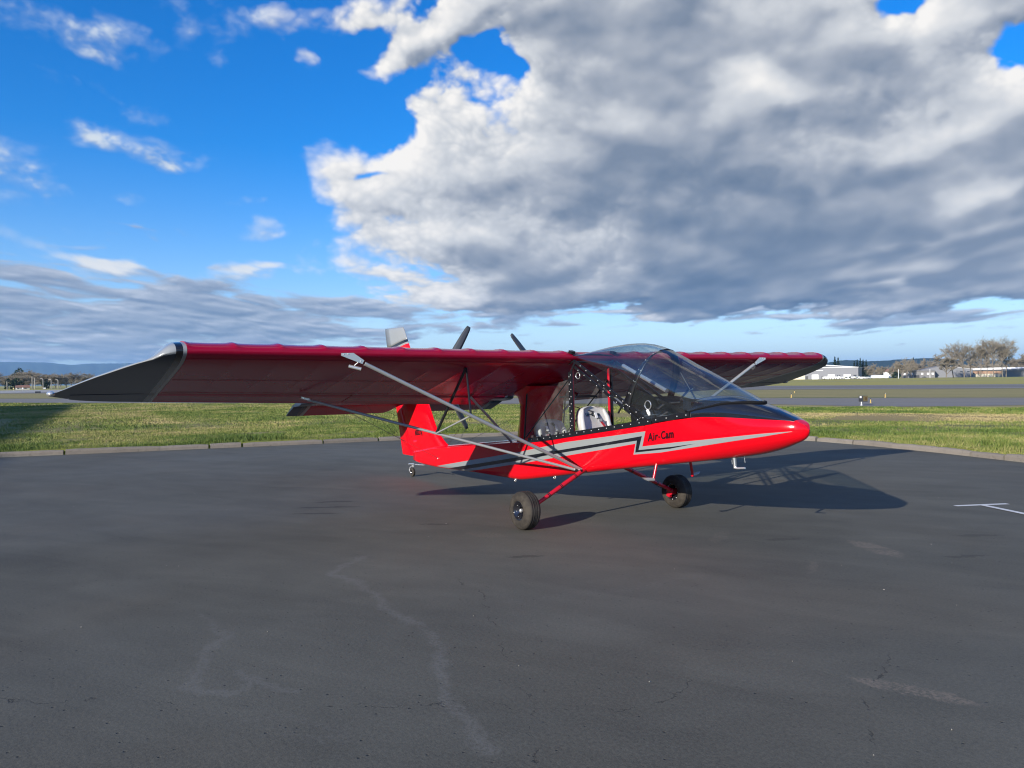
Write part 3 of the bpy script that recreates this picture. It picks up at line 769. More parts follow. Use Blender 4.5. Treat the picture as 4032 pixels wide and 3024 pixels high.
# grass blades near the kerb: one uncountable mass
def grass_blades(n, seed, belts=False):
    r_ = np.random.default_rng(seed)
    near_ = [i for i, p in enumerate(path) if abs(math.degrees(math.atan2((p - CAM_POS).dot(RGT), (p - CAM_POS).dot(FWD)))) < 40]
    ii = r_.integers(max(near_[0], 5), min(near_[-1], len(path) - 6), n)
    pa = np.array([(p.x, p.y) for p in path]); px = pa[ii]
    tt = pa[np.minimum(ii + 4, len(pa) - 1)] - pa[np.maximum(ii - 4, 0)]; tt /= np.linalg.norm(tt, axis=1)[:, None] + 1e-9
    nn = np.stack([tt[:, 1], -tt[:, 0]], 1); sgn = np.sign(((px - np.array([ctr.x, ctr.y])) * nn).sum(1)); nn *= sgn[:, None]
    o_ = np.where(r_.random(n) < 0.5, 0.16 + 9 * r_.random(n) ** 1.6, 0.16 + 34 * r_.random(n) ** 1.15)
    pos = px + nn * o_[:, None] + r_.normal(0, 0.05, (n, 2)) * (1 + o_[:, None] * 0.3)
    ok = (pos[:, 1] * math.cos(R(32)) - pos[:, 0] * math.sin(R(32))) < 38.2 + r_.normal(0, 0.6, n)
    if belts:
        n = len(ok); Aq = np.where(r_.random(n) < 0.55, r_.uniform(-16, 22, n), r_.uniform(-85, -16, n)); Bq = np.where(Aq > -16, r_.uniform(13, 37.2, n), r_.uniform(16, 40.5, n)); o_ = Bq - 9.0
        pos = np.stack([Aq * math.cos(R(32)) - Bq * math.sin(R(32)), Aq * math.sin(R(32)) + Bq * math.cos(R(32))], 1)
        ok = np.ones(n, bool)
    Bq = pos[:, 1] * math.cos(R(32)) - pos[:, 0] * math.sin(R(32)); Aq = pos[:, 0] * math.cos(R(32)) + pos[:, 1] * math.sin(R(32)); Bq = Bq + fbm(pos[:, 0] * 0.3, pos[:, 1] * 0.3, 77, 3) * 3
    ok &= Bq < np.where(Aq > -16, 37.0, 40.6)
    bare = ((Bq > 22.8) & (Bq < 29.6) & (Aq > -8)).astype(np.float32); green = ((Bq > 30.0) & (Aq > -8)).astype(np.float32)
    pos, o_, bare, green = pos[ok], o_[ok], bare[ok], green[ok]; n = len(o_)
    clump = fbm(pos[:, 0] * 0.9, pos[:, 1] * 0.9, 3, 4) + fbm(pos[:, 0] * 4, pos[:, 1] * 4, 9, 3) * 0.6
    tall = np.exp(-((o_ - 1.35) / 0.60) ** 2) * np.clip(fbm(pos[:, 0] * 0.5, pos[:, 1] * 0.5, 13, 3) * 6 + 0.35, 0, 1.5)
    keep = (clump > -0.22) | (r_.random(n) < 0.35)
    pos, o_, clump, tall, bare, green = pos[keep], o_[keep], clump[keep], tall[keep], bare[keep], green[keep]; n = len(o_)
    h = (0.030 + 0.075 * np.clip(clump + 0.35, 0, 1) + 0.125 * tall * np.clip(clump + 0.5, 0, 1)) * r_.uniform(0.55, 1.4, n)
    h *= np.clip((o_ - 0.05) / 0.7, 0.28, 1.0) * (1 - 0.45 * bare)
    w = r_.uniform(0.004, 0.008, n) * (1 + 0.11 * o_)
    a = r_.uniform(0, 2 * PI, n); ln = h * r_.uniform(0.15, 0.75, n); la = r_.uniform(0, 2 * PI, n)
    z0 = np.interp(o_, [q[0] for q in offs], [q[1] for q in offs]) - 0.012
    dx, dy = np.cos(a) * w, np.sin(a) * w
    V = np.empty((n, 5, 3), np.float32)
    V[:, 0] = np.stack([pos[:, 0] - dx, pos[:, 1] - dy, z0], 1); V[:, 1] = np.stack([pos[:, 0] + dx, pos[:, 1] + dy, z0], 1)
    mx, my = pos[:, 0] + np.cos(la) * ln * 0.35, pos[:, 1] + np.sin(la) * ln * 0.35
    V[:, 2] = np.stack([mx + dx * 0.7, my + dy * 0.7, z0 + h * 0.62], 1); V[:, 3] = np.stack([mx - dx * 0.7, my - dy * 0.7, z0 + h * 0.62], 1)
    V[:, 4] = np.stack([pos[:, 0] + np.cos(la) * ln, pos[:, 1] + np.sin(la) * ln, z0 + h], 1)
    k = np.arange(n, dtype=np.int32)[:, None] * 5
    lo = np.concatenate([k + np.array([[0, 1, 2, 3]]), k + np.array([[3, 2, 4]])], 1).astype(np.int32)
    me = bpy.data.meshes.new('grass'); me.vertices.add(n * 5); me.vertices.foreach_set('co', V.ravel())
    me.loops.add(n * 7); me.loops.foreach_set('vertex_index', lo.ravel())
    me.polygons.add(n * 2)
    st_ = (np.arange(n)[:, None] * 7 + np.array([[0, 4]])).ravel().astype(np.int32)
    me.polygons.foreach_set('loop_start', st_); me.polygons.foreach_set('loop_total', np.tile([4, 3], n).astype(np.int32))
    me.update(calc_edges=True)
    tone = np.clip(0.40 + fbm(pos[:, 0] * 0.35, pos[:, 1] * 0.35, 23, 4) * 1.2 + fbm(pos[:, 0] * 2, pos[:, 1] * 2, 29, 3) * 0.5 + r_.normal(0, 0.16, n) - tall * 0.16 + np.clip(o_ - 4, 0, 9) * 0.016 + bare * 0.42 - green * 0.22, 0, 1).astype(np.float32)
    at = me.attributes.new('tone', 'FLOAT', 'POINT'); at.data.foreach_set('value', np.repeat(tone, 5))
    return me

def m_blade():
    m, nt, bs, b = newmat('grass_blade')
    at = nt.nodes.new('ShaderNodeAttribute'); at.attribute_name = 'tone'
    cr = nt.nodes.new('ShaderNodeValToRGB'); e = cr.color_ramp.elements
    e[0].position = 0.0; e[0].color = (0.062, 0.105, 0.022, 1); e[1].position = 1.0; e[1].color = (0.38, 0.31, 0.15, 1)
    for p_, c_ in ((0.35, (0.125, 0.172, 0.034)), (0.60, (0.205, 0.228, 0.060)), (0.80, (0.29, 0.265, 0.095))):
        q = e.new(p_); q.color = (*c_, 1)
    nt.links.new(at.outputs['Fac'], cr.inputs[0]); nt.links.new(cr.outputs[0], bs.inputs['Base Color'])
    bs.inputs['Roughness'].default_value = 0.6; bs.inputs['Specular IOR Level'].default_value = 0.2
    bs.inputs['Transmission Weight'].default_value = 0.0
    return m
M['blade'] = m_blade()
tag(link('grass', grass_blades(360000, 5), None, M['blade']), 'rough winter grass growing behind the kerb', 'grass', kind='stuff')

tag(link('grass', grass_blades(330000, 6, True), None, M['blade']), 'mown grass and bleached strips before the taxiway', 'grass', kind='stuff')

# chips and leaf scraps lying on the apron
mb = MB()
for k in range(28):
    a, d = random.uniform(-30, 30), 3.6 + 10 * random.random() ** 1.2
    p = site(a, d); s = random.uniform(0.002, 0.006); rot = Matrix.Rotation(random.uniform(0, 6.3), 3, 'Z')
    mb.box((p.x, p.y, 0.003), (s * random.uniform(0.8, 2.2), s, 0.004), rot)
tag(mb.build('litter', paint('pale_chips', (0.36, 0.33, 0.28), 0.8), None), 'pale leaf scraps and stone chips on the asphalt', 'litter', kind='stuff')

# ------------------------------------------------------------------ hills and haze
def ridge(name, az0, az1, dist, prof, m, label, depth, bumpy):
    """a long hill: crest heights (metres) by bearing, sloping down to the plain in front and behind"""
    n = int((az1 - az0) / 0.12); rows = []
    f = smooth_interp([q[0] for q in prof], [q[1] for q in prof])
    xs = np.linspace(az0, az1, n)
    rough = fbm(xs * 2.0, xs * 0 + 3.3, 81, 5, 0.65) * bumpy
    for j, (dd, k) in enumerate(((-depth, -0.03), (-depth * 0.55, 0.42), (-depth * 0.2, 0.85), (0, 1.0), (depth * 0.5, 0.5), (depth, -0.03))):
        row = []
        for i, a in enumerate(xs):
            h = f(a) * k + (rough[i] if k > 0.8 else rough[i] * 0.5) * (1.0 if k > 0 else 0)
            w_ = float(fbm(np.array([a * 0.7]), np.array([j * 1.3]), 83, 3)[0]) * depth * 0.5
            row.append(site(a, dist + dd + w_ * (0 < j < 5), h))
        rows.append(row)
    mb = MB(); mb.grid(rows, True)
    return tag(mb.build(name, m, None, fix=True), label, kind='structure')


def m_hill(name, c0, c1, sc):
    m, nt, bs, b = newmat(name); P = world_pos(nt)
    n = b.noise(P, sc, 6, 0.65)
    nt.links.new(b.mix(b.step(n, 0.35, 0.65), c0, c1), bs.inputs['Base Color'])
    bs.inputs['Roughness'].default_value = 1.0; bs.inputs['Specular IOR Level'].default_value = 0.05
    bump(nt, bs, n, 6.0, 0.7)
    return m
ridge('hill', -60, 60, 11500, [(-60, 250), (-45, 260), (-35, 292), (-32.6, 300), (-31.2, 296), (-29.7, 268), (-28, 276), (-25, 282), (-20, 262), (-12, 240), (-4, 215), (6, 190), (16, 170), (30, 160), (60, 150)], m_hill('far_forest', (0.020, 0.038, 0.030), (0.045, 0.060, 0.036), 0.004), 'long blue wooded ridge far beyond the left wing', 1800, 5)
ridge('hill', 14, 60, 3600, [(14, 20), (19, 40), (20.5, 52), (21.5, 44), (22.3, 62), (23.5, 70), (25, 66), (26.5, 68), (28.5, 70), (30, 62), (34, 60), (45, 70), (60, 50)], m_hill('near_forest', (0.012, 0.026, 0.020), (0.024, 0.042, 0.028), 0.02), 'dark blue forested rise behind the far buildings on the right', 600, 9)

# ------------------------------------------------------------------ trees
def m_bark(name, c0, c1):
    m, nt, bs, b = newmat(name); P = world_pos(nt); n = b.noise(P, 0.9, 4, 0.6)
    nt.links.new(b.mix(n, c0, c1), bs.inputs['Base Color']); bs.inputs['Roughness'].default_value = 0.95
    bs.inputs['Specular IOR Level'].default_value = 0.1
    return m
M['bark'] = m_bark('bark', (0.150, 0.127, 0.100), (0.25, 0.212, 0.168))
M['twig'] = m_bark('twigs', (0.24, 0.208, 0.155), (0.36, 0.312, 0.235))
M['needle'] = m_bark('needles', (0.010, 0.026, 0.018), (0.026, 0.048, 0.028))
M['ivy'] = m_bark('evergreen_leaves', (0.016, 0.030, 0.018), (0.040, 0.060, 0.030))


def bare_tree_meshes(seed, H, spread, trunk_r, fork=0.28, dens=1.0, upright=0.6, detail=4, tw=0.045):
    """leafless tree: trunk and limbs in one mesh, the twig haze in another"""
    rr = random.Random(seed); T, W = MB(), MB()
    def grow(p, d, L, r, lvl):
        nseg = 4 if lvl == 0 else (3 if lvl < 3 else 2); pts, rs = [p.copy()], [r]
        q = p.copy(); dd = d.copy()
        for k in range(nseg):
            dd = (dd + Vector((rr.gauss(0, 1), rr.gauss(0, 1), rr.gauss(0, 0.6))) * (0.07 if lvl == 0 else 0.20) + Vector((0, 0, 0.05 * (lvl > 0)))).normalized()
            q = q + dd * (L / nseg); pts.append(q.copy()); rs.append(max(r * (1 - 0.55 * (k + 1) / nseg), tw))
        (T if lvl < 2 else W).tube(pts, rs, 5 if lvl < 2 else 3, cap=False)
        if lvl >= detail: return
        nb = int({0: 8, 1: 6, 2: 5, 3: 4}.get(lvl, 3) * dens + rr.random())
        for k in range(nb):
            t = rr.uniform(fork if lvl == 0 else 0.25, 1.0); i = min(int(t * nseg), nseg - 1); fpos = t * nseg - i
            o_ = pts[i].lerp(pts[i + 1], fpos)
            side = Vector((rr.gauss(0, 1), rr.gauss(0, 1), 0)).normalized() * spread
            up_ = upright if lvl == 0 else upright * 0.45
            nd = (dd * 0.55 + side + Vector((0, 0, up_ + rr.uniform(-0.15, 0.25)))).normalized()
            grow(o_, nd, L * rr.uniform(0.38, 0.62) * (1.15 if lvl == 0 else 1.0), max(rs[i] * rr.uniform(0.5, 0.72), tw), lvl + 1)
    grow(Vector((0, 0, -0.1)), Vector((rr.gauss(0, 0.03), rr.gauss(0, 0.03), 1)).normalized(), H * 0.74, trunk_r, 0)
    zt = max(max(v[2] for v in W.v), 1.0); k = H / zt
    for b_ in (T, W): b_.v = [(x * k, y * k, z * k) for x, y, z in b_.v]
    return T.mesh('trunk'), W.mesh('crown')


def conifer_meshes(seed, H, Rr):
    rr = random.Random(seed); T, W = MB(), MB()
    T.tube([(0, 0, -0.1), (0, 0, H * 0.9)], [H * 0.018, 0.03], 6, cap=False)
    n = 900
    for k in range(n):
        t = rr.random() ** 0.75; z = H * (0.06 + 0.93 * t); rad = Rr * (1 - t) ** 0.85 * (0.80 + 0.35 * math.sin(z * 2.6 + seed)) + 0.12
        a = rr.uniform(0, 2 * PI); rin = rad * rr.uniform(0.1, 0.55); ro = rad * rr.uniform(0.75, 1.12); dz = -ro * rr.uniform(0.15, 0.55)
        w = (0.16 + 0.22 * rad / Rr) * rr.uniform(0.8, 1.8); ca, sa = math.cos(a), math.sin(a)
        p0 = Vector((ca * rin, sa * rin, z)); p1 = Vector((ca * ro, sa * ro, z + dz)); s_ = Vector((-sa, ca, 0)) * w
        W.add([p0 - s_ * 0.5, p0 + s_ * 0.5, p1 + s_, p1 - s_ + Vector((0, 0, rr.uniform(-0.2, 0.2)))], [(0, 1, 2, 3)])
    return T.mesh('trunk'), W.mesh('crown')


def bush_meshes(seed, H, Wd):
    rr = random.Random(seed); T, W = MB(), MB()
    T.tube([(0, 0, -0.1), (0, 0, H * 0.6)], [0.25, 0.1], 6, cap=False)
    cl = [(rr.gauss(0, Wd * 0.28), rr.gauss(0, Wd * 0.28), H * rr.uniform(0.25, 0.75), rr.uniform(0.2, 0.36) * H) for _ in range(9)]
    for k in range(1500):
        cx, cy, cz, cr = rr.choice(cl); d = Vector((rr.gauss(0, 1), rr.gauss(0, 1), rr.gauss(0, 1))).normalized() * cr * rr.uniform(0.65, 1.08)
        p = Vector((cx, cy, max(cz + d.z, 0.1))) + Vector((d.x, d.y, 0)); s = rr.uniform(0.18, 0.45)
        e1 = Vector((rr.gauss(0, 1), rr.gauss(0, 1), rr.gauss(0, 1))).normalized() * s; e2 = e1.cross(Vector((rr.gauss(0, 1), rr.gauss(0, 1), rr.gauss(0, 1)))).normalized() * s
        W.add([p - e1 - e2, p + e1 - e2, p + e1 + e2, p - e1 + e2], [(0, 1, 2, 3)])
    return T.mesh('trunk'), W.mesh('crown')


def plant(name, pair, mats, loc, rz, sc, label, group=None, cat='tree'):
    root = empty(name, loc, rz); root.scale = (sc[0], sc[0], sc[1]) if isinstance(sc, tuple) else (sc, sc, sc)
    tag(root, label, cat, group)
    link('trunk', pair[0], root, mats[0]); link('crown', pair[1], root, mats[1])
    return root


ORD = 'first second third fourth fifth sixth seventh eighth ninth tenth eleventh twelfth thirteenth fourteenth'.split()
def nth(items, it): return ORD[sorted(q[0] for q in items).index(it[0])]
def px_az(px): return math.degrees((math.atan((px - 2016) / 3045.26)))
DEC = (M['bark'], M['twig'])
oak = [bare_tree_meshes(41 + k, 26, 0.85, 0.55, 0.42, 1.25, 0.55, 4, 0.055) for k in range(3)]
slim = [bare_tree_meshes(71 + k, 15, 0.55, 0.24, 0.22, 1.2, 0.9, 4, 0.05) for k in range(2)]
round_ = [bare_tree_meshes(91 + k, 13, 0.95, 0.30, 0.20, 1.35, 0.5, 4, 0.06) for k in range(2)]
fir = [conifer_meshes(3 + k, 20, 3.4) for k in range(2)]
bush = bush_meshes(5, 8, 13)

# the row of tall bare oaks on the right, in front of the long low building
for i, (px, dist, sc, kind, lab) in enumerate([
        (3755, 588, (0.95, 0.92), 0, 'leftmost of the tall bare oaks, beside the grey gabled shed'),
        (3797, 580, (1.05, 0.94), 1, 'tall bare oak with a thick fork, second from the left of the row'),
        (3822, 600, (0.62, 0.86), 2, 'slender bare oak at the join of the grey shed and the low orange building'),
        (3860, 590, (0.85, 0.98), 0, 'tall bare oak before the left end of the low orange building'),
        (3885, 596, (0.66, 1.00), 2, 'thin bare oak standing close to the middle of the low orange building'),
        (3912, 584, (0.92, 1.03), 1, 'tall bare oak with wide crown before the middle of the low orange building'),
        (3948, 592, (0.95, 1.06), 0, 'tallest bare oak of the row with a broad dense crown'),
        (3962, 606, (0.75, 0.98), 2, 'bare oak close behind the tallest one at the right end of the row')]):
    plant('oak_tree', oak[kind], DEC, site(px_az(px), dist), random.uniform(0, 6.3), sc, lab, 'row of tall bare oaks')
plant('oak_tree', round_[0], DEC, site(px_az(3727), 575), 1.0, (1.5, 1.25), 'spreading lower bare tree in front of the grey gabled shed')
low_row = [(3700, 690, 1.0), (3992, 690, 1.15), (4018, 700, 1.35), (4048, 690, 1.5), (3830, 760, 0.95), (3880, 780, 1.0), (3930, 760, 1.0), (3775, 770, 0.95)]
for i, (px, dist, sc) in enumerate(low_row):
    plant('bare_tree', round_[i % 2], DEC, site(px_az(px), dist), random.uniform(0, 6.3), (sc * random.uniform(0.9, 1.2), sc), '%s from the left of the leafless trees behind the low buildings at the right' % nth(low_row, (px,)), 'leafless trees behind the low buildings')
# bare trees between the hangar and the grey shed
gap_row = [(3420, 560, 0.80), (3438, 600, 1.0), (3460, 570, 0.75), (3478, 620, 1.05), (3512, 560, 0.85), (3530, 600, 1.1), (3552, 570, 1.15), (3570, 610, 1.25), (3590, 590, 1.2), (3612, 640, 1.2), (3640, 660, 1.2), (3665, 680, 1.2)]
for i, (px, dist, sc) in enumerate(gap_row):
    plant('bare_tree', (slim if i % 3 else round_)[i % 2], DEC, site(px_az(px), dist), random.uniform(0, 6.3), (sc * 0.8, sc * random.uniform(0.66, 0.86)), '%s from the left of the leafless trees between the grey hangar and gabled shed' % nth(gap_row, (px,)), 'leafless trees between the hangar and the shed')
CON = (M['bark'], M['needle'])
plant('conifer_tree', fir[0], CON, site(px_az(3288), 640), 0.3, (1.05, 0.86), 'left one of two dark conifers rising behind the grey hangar roof')
plant('conifer_tree', fir[1], CON, site(px_az(3301), 640), 1.3, (1.05, 0.83), 'right one of two dark conifers rising behind the grey hangar roof')
fir_row = [(3364, 0.62), (3376, 0.66), (3388, 0.70), (3399, 0.66), (3411, 0.64)]
for i, (px, sc) in enumerate(fir_row):
    plant('conifer_tree', fir[i % 2], CON, site(px_az(px), 560 + 6 * (i % 2)), i * 1.1, (sc * 1.05, sc), '%s from the left of five dark conifers in a clump beside the hangar' % nth(fir_row, (px,)), 'clump of conifers beside the hangar')
plant('conifer_tree', fir[1], CON, site(px_az(3597), 900), 0, (0.9, 1.05), 'small dark conifer on the skyline above the bare trees')
plant('evergreen_bush', bush, (M['bark'], M['ivy']), site(px_az(3530), 600), 0, (0.55, 0.7), 'dark evergreen bush among bare trees beside the white tank', cat='bush')
# trees at the far left, beyond the paved area
left = [(-12, 430, 1.0, 0), (20, 455, 0.75, 1), (112, 450, 1.05, 0), (128, 470, 1.25, 1), (96, 440, 0.85, 1), (60, 480, 1.1, 0), (165, 460, 1.0, 0), (190, 480, 1.05, 1), (218, 450, 0.95, 0), (240, 470, 1.0, 1), (262, 480, 0.95, 0), (285, 520, 1.2, 1), (330, 520, 1.0, 0)]
for i, (px, dist, sc, k) in enumerate(left):
    plant('bare_tree', round_[k], DEC, site(px_az(px), dist), random.uniform(0, 6.3), (sc * random.uniform(0.75, 0.95), sc * 0.62), '%s from the left of the leafless trees beyond the far left paved area' % nth(left, (px,)), 'leafless trees at the far left')
plant('conifer_tree', bush_meshes(8, 12, 5), (M['bark'], M['ivy']), site(px_az(72), 500), 0, (0.8, 0.95), 'tall dark evergreen standing above the bare trees on the left')
plant('evergreen_bush', bush, (M['bark'], M['ivy']), site(px_az(57), 420), 0.5, (0.42, 0.62), 'wide dark evergreen bush left of the red roofed house', cat='bush')
plant('evergreen_bush', bush, (M['bark'], M['ivy']), site(px_az(182), 440), 1.5, (0.30, 0.5), 'dark evergreen bush behind the lamp posts near the wing tip', cat='bush')

# the far wood behind it all reads as one mass
def wood(name, spots, seed, label):
    rr = random.Random(seed); mb = MB(); src = [round_[0][1], round_[1][1], slim[0][1]]
    cache = [(np.array([v.co for v in s_.vertices]), [tuple(p.vertices) for p in s_.polygons]) for s_ in src]
    V, F, k = [], [], 0
    for (az, dist, sc) in spots:
        co, fs = rr.choice(cache); a = rr.uniform(0, 6.3); R_ = np.array([[math.cos(a), -math.sin(a), 0], [math.sin(a), math.cos(a), 0], [0, 0, 1]])
        p = site(az, dist); V.append(co @ R_.T * np.array([sc * 1.35, sc * 1.35, sc]) + np.array(p)); F += [tuple(i + k for i in f) for f in fs]; k += len(co)
    me = bpy.data.meshes.new(name); me.from_pydata(np.concatenate(V).tolist(), [], F); me.update()
    return tag(link(name, me, None, M['twig']), label, 'wood', kind='stuff')
rr = random.Random(3)
wood('distant_wood', [(a + rr.uniform(-0.15, 0.15), rr.uniform(690, 860), rr.uniform(0.48, 0.75) * (1.0 if a < 29.5 else 1.15)) for a in np.arange(24.6, 38, 0.22)], 4, 'brown leafless wood along the far side of the field on the right')
wood('distant_wood', [(a + rr.uniform(-0.15, 0.15), rr.uniform(520, 640), rr.uniform(0.52, 0.74)) for a in np.arange(-37, -28.0, 0.22)], 6, 'grey leafless wood far away on the left')

wood('distant_wood', [(a + rr.uniform(-0.2, 0.2), rr.uniform(900, 1200), rr.uniform(0.7, 1.1)) for a in np.arange(-28, 24.6, 0.55)], 9, 'low leafless wood along the far side of the field behind the aircraft')

# ------------------------------------------------------------------ buildings beyond the runway
M['shed_grey'] = paint('grey_metal_wall', (0.185, 0.190, 0.205), 0.6, var=0.06, scale=0.3)
M['shed_dark'] = paint('dark_grey_wall', (0.175, 0.170, 0.170), 0.7, var=0.10, scale=0.3)
M['cream'] = paint('cream_wall', (0.60, 0.55, 0.42), 0.7, var=0.06, scale=0.3)
M['white'] = paint('white_paint', (0.78, 0.78, 0.76), 0.5, var=0.05, scale=0.5)
M['orange'] = paint('orange_brown_wall', (0.38, 0.235, 0.150), 0.8, var=0.12, scale=0.3)
M['roof_white'] = paint('pale_metal_roof', (0.66, 0.67, 0.68), 0.45, var=0.10, scale=0.4)
M['roof_grey'] = paint('grey_roof', (0.20, 0.20, 0.215), 0.7, var=0.12, scale=0.4)
M['dark'] = paint('dark_opening', (0.020, 0.021, 0.024), 0.5)
M['glass_dark'] = paint('window_glass', (0.035, 0.042, 0.05), 0.12, spec=0.8)
M['red_roof'] = paint('brown_red_roof', (0.24, 0.125, 0.085), 0.85, var=0.15, scale=0.6)


def building(name, az, dist, label, turn=0.0, cat='building', group=None):
    """origin at the middle of the near wall's foot; x to the right along the wall, y away from the viewer"""
    p = site(az, dist); o = empty(name, p)
    o.rotation_euler = (0, 0, math.atan2(RGT.y, RGT.x) - R(az) + R(turn))
    return tag(o, label, cat, group)


def part(parent, name, m, boxes, bevel=0.0):
    mb = MB()
    for (x0, x1, y0, y1, z0, z1) in boxes: mb.box(((x0 + x1) / 2, (y0 + y1) / 2, (z0 + z1) / 2), (x1 - x0, y1 - y0, z1 - z0))
    return mb.build(name, m, parent)

H = building('hangar', px_az(3272), 508, 'long grey metal hangar with white roller doors and low white roof', turn=-6)
w0, w1 = -15.0, 15.2
mb = MB(); mb.prism([(w0, 0), (w1, 0), (w1, 7.0), (0, 7.9), (w0, 7.0)], 14, (0, 14, 0), (1, 0, 0), (0, 0, 1)); mb.build('wall', M['shed_grey'], H)
mb = MB(); mb.prism([(w0 - 0.3, 6.95), (-4, 8.35), (w1 + 0.3, 6.95), (w1 + 0.3, 7.2), (-4, 8.9), (w0 - 0.3, 7.25)], 14.4, (0, 14.0, 0)); mb.build('roof', M['roof_white'], H)
part(H, 'wall_trim', M['roof_white'], [(w0 - 0.05, w1 + 0.05, -0.25, -0.05, 6.9, 7.25)])
for x in (-10.9, -1.75, 7.15): part(H, 'roller_door', M['white'], [(x, x + 3.8, -0.08, 0.05, 0.05, 2.9)])
for x in (-15.2 + 0.6, -5.3): part(H, 'door', M['dark'], [(x, x + 1.5, -0.07, 0.05, 0.05, 2.0)])
for x in (3.6, 12.6): part(H, 'window', M['glass_dark'], [(x, x + 1.6, -0.08, 0.05, 1.8, 2.5)])
part(H, 'sign_panel', M['roof_white'], [(-10.2, -4.4, -0.12, 0.03, 5.2, 5.5)])
A = building('hangar_annex', px_az(3141), 512, 'low white flat roofed annex at the left end of the grey hangar', turn=-6)
part(A, 'wall', M['cream'], [(-4.4, 4.2, 0, 12, 0, 3.4)]); part(A, 'parapet', M['white'], [(-3.4, 4.3, -0.12, 12, 3.4, 5.6)])
for x in (-2.4, -1.2, 0.4, 1.5, 3.1): part(A, 'window', M['glass_dark'], [(x, x + 0.5, -0.2, -0.1, 2.5, 3.3)])
part(A, 'stair_box', M['white'], [(4.4, 5.6, -1.0, 1.0, 2.6, 4.2)])

S = building('gabled_shed', px_az(3725), 640, 'grey gabled shed with a pale metal roof behind bare trees', turn=10)
mb = MB(); mb.prism([(-16, 0), (17, 0), (17, 5.6), (-2, 8.6), (-16, 5.6)], 9, (0, 9, 0)); mb.build('wall', M['shed_grey'], S)
mb = MB(); mb.add([(-2, -0.4, 8.75), (17.4, -0.4, 5.55), (17.4, 18.4, 5.55), (-2, 18.4, 8.75), (-2, -0.4, 8.95), (17.4, -0.4, 5.8), (17.4, 18.4, 5.8), (-2, 18.4, 8.95)], [(0, 1, 2, 3), (4, 7, 6, 5), (0, 4, 5, 1), (1, 5, 6, 2), (2, 6, 7, 3), (3, 7, 4, 0)]); mb.build('roof', M['roof_white'], S, fix=True)
mb = MB(); mb.add([(-16.4, -0.4, 5.5), (-2, -0.4, 8.75), (-2, 18.4, 8.75), (-16.4, 18.4, 5.5), (-16.4, -0.4, 5.7), (-2, -0.4, 8.95), (-2, 18.4, 8.95), (-16.4, 18.4, 5.7)], [(0, 1, 2, 3), (4, 7, 6, 5), (0, 4, 5, 1), (1, 5, 6, 2), (2, 6, 7, 3), (3, 7, 4, 0)]); mb.build('roof', M['roof_grey'], S, fix=True)
for x in (9.0, 13.4): part(S, 'window', M['glass_dark'], [(x, x + 1.6, -0.08, 0.05, 3.6, 4.4)])
F2 = building('flat_shed', px_az(3632), 628, 'dark flat roofed shed with small white windows and a carport', turn=4)
part(F2, 'wall', M['shed_dark'], [(-13, 8, 0, 12, 0, 5.0)]); part(F2, 'roof', M['roof_grey'], [(-13.5, 8.5, -1.0, 12.5, 5.0, 5.35)])
for x in (-12.0, -7.4, -0.8, 2.9, 5.9): part(F2, 'window', M['white'], [(x, x + 1.4, -0.1, 0.05, 2.2, 3.5)])
part(F2, 'carport', M['dark'], [(-5, -2, -0.5, 0.2, 0.0, 2.0)])
L = building('low_building', px_az(3915), 655, 'long low building with orange and cream walls and a white roof', turn=-4)
part(L, 'wall', M['cream'], [(-19, 13.5, 0, 12, 0, 2.3)]); part(L, 'wall', M['orange'], [(-19.02, 13.52, -0.03, 12.03, 2.3, 4.3)])
part(L, 'eave', M['dark'], [(-19.3, 15, -0.6, 12.3, 4.3, 5.0)])
mb = MB(); mb.prism([(-20, 5.0), (24, 5.6), (24, 6.9), (-6, 6.6), (-20, 5.9)], 6.6, (0, 6, 0)); mb.build('roof', M['roof_white'], L)
D2 = building('brown_shed', px_az(4020), 648, 'dark shed with a grey roof at the right edge beyond the field', turn=-4)
part(D2, 'wall', M['shed_dark'], [(-11, 16, 0, 10, 0, 4.3)]); mb = MB(); mb.prism([(-12, 4.3), (17, 4.3), (17, 5.0), (2, 6.0), (-12, 4.9)], 6, (0, 5, 0)); mb.build('roof', M['roof_grey'], D2)
Hs = building('house', px_az(3498), 640, 'small white house with a brown red roof among bare trees beyond the tank')
part(Hs, 'wall', M['white'], [(-3.2, 3.2, 0, 7, 0, 4.6)]); mb = MB(); mb.prism([(-0.6, 4.6), (7.6, 4.6), (3.5, 6.8)], 3.6, (0, 0, 0), (0, 1, 0), (0, 0, 1)); mb.build('roof', M['red_roof'], Hs)
Hl = building('house', px_az(89), 400, 'long low house with a brown red roof at the far left')
part(Hl, 'wall', M['white'], [(-2.6, 2.6, 0, 4, 0, 0.9)]); mb = MB(); mb.prism([(-0.5, 0.85), (4.5, 0.85), (3.6, 1.9), (1.2, 1.9)], 2.8, (0, 0, 0), (0, 1, 0), (0, 0, 1)); mb.build('roof', M['red_roof'], Hl)
part(Hl, 'window', M['glass_dark'], [(-2.0, -1.4, -0.06, 0.05, 0.3, 0.75)]); part(Hl, 'window', M['glass_dark'], [(0.6, 1.5, -0.06, 0.05, 0.3, 0.75)])

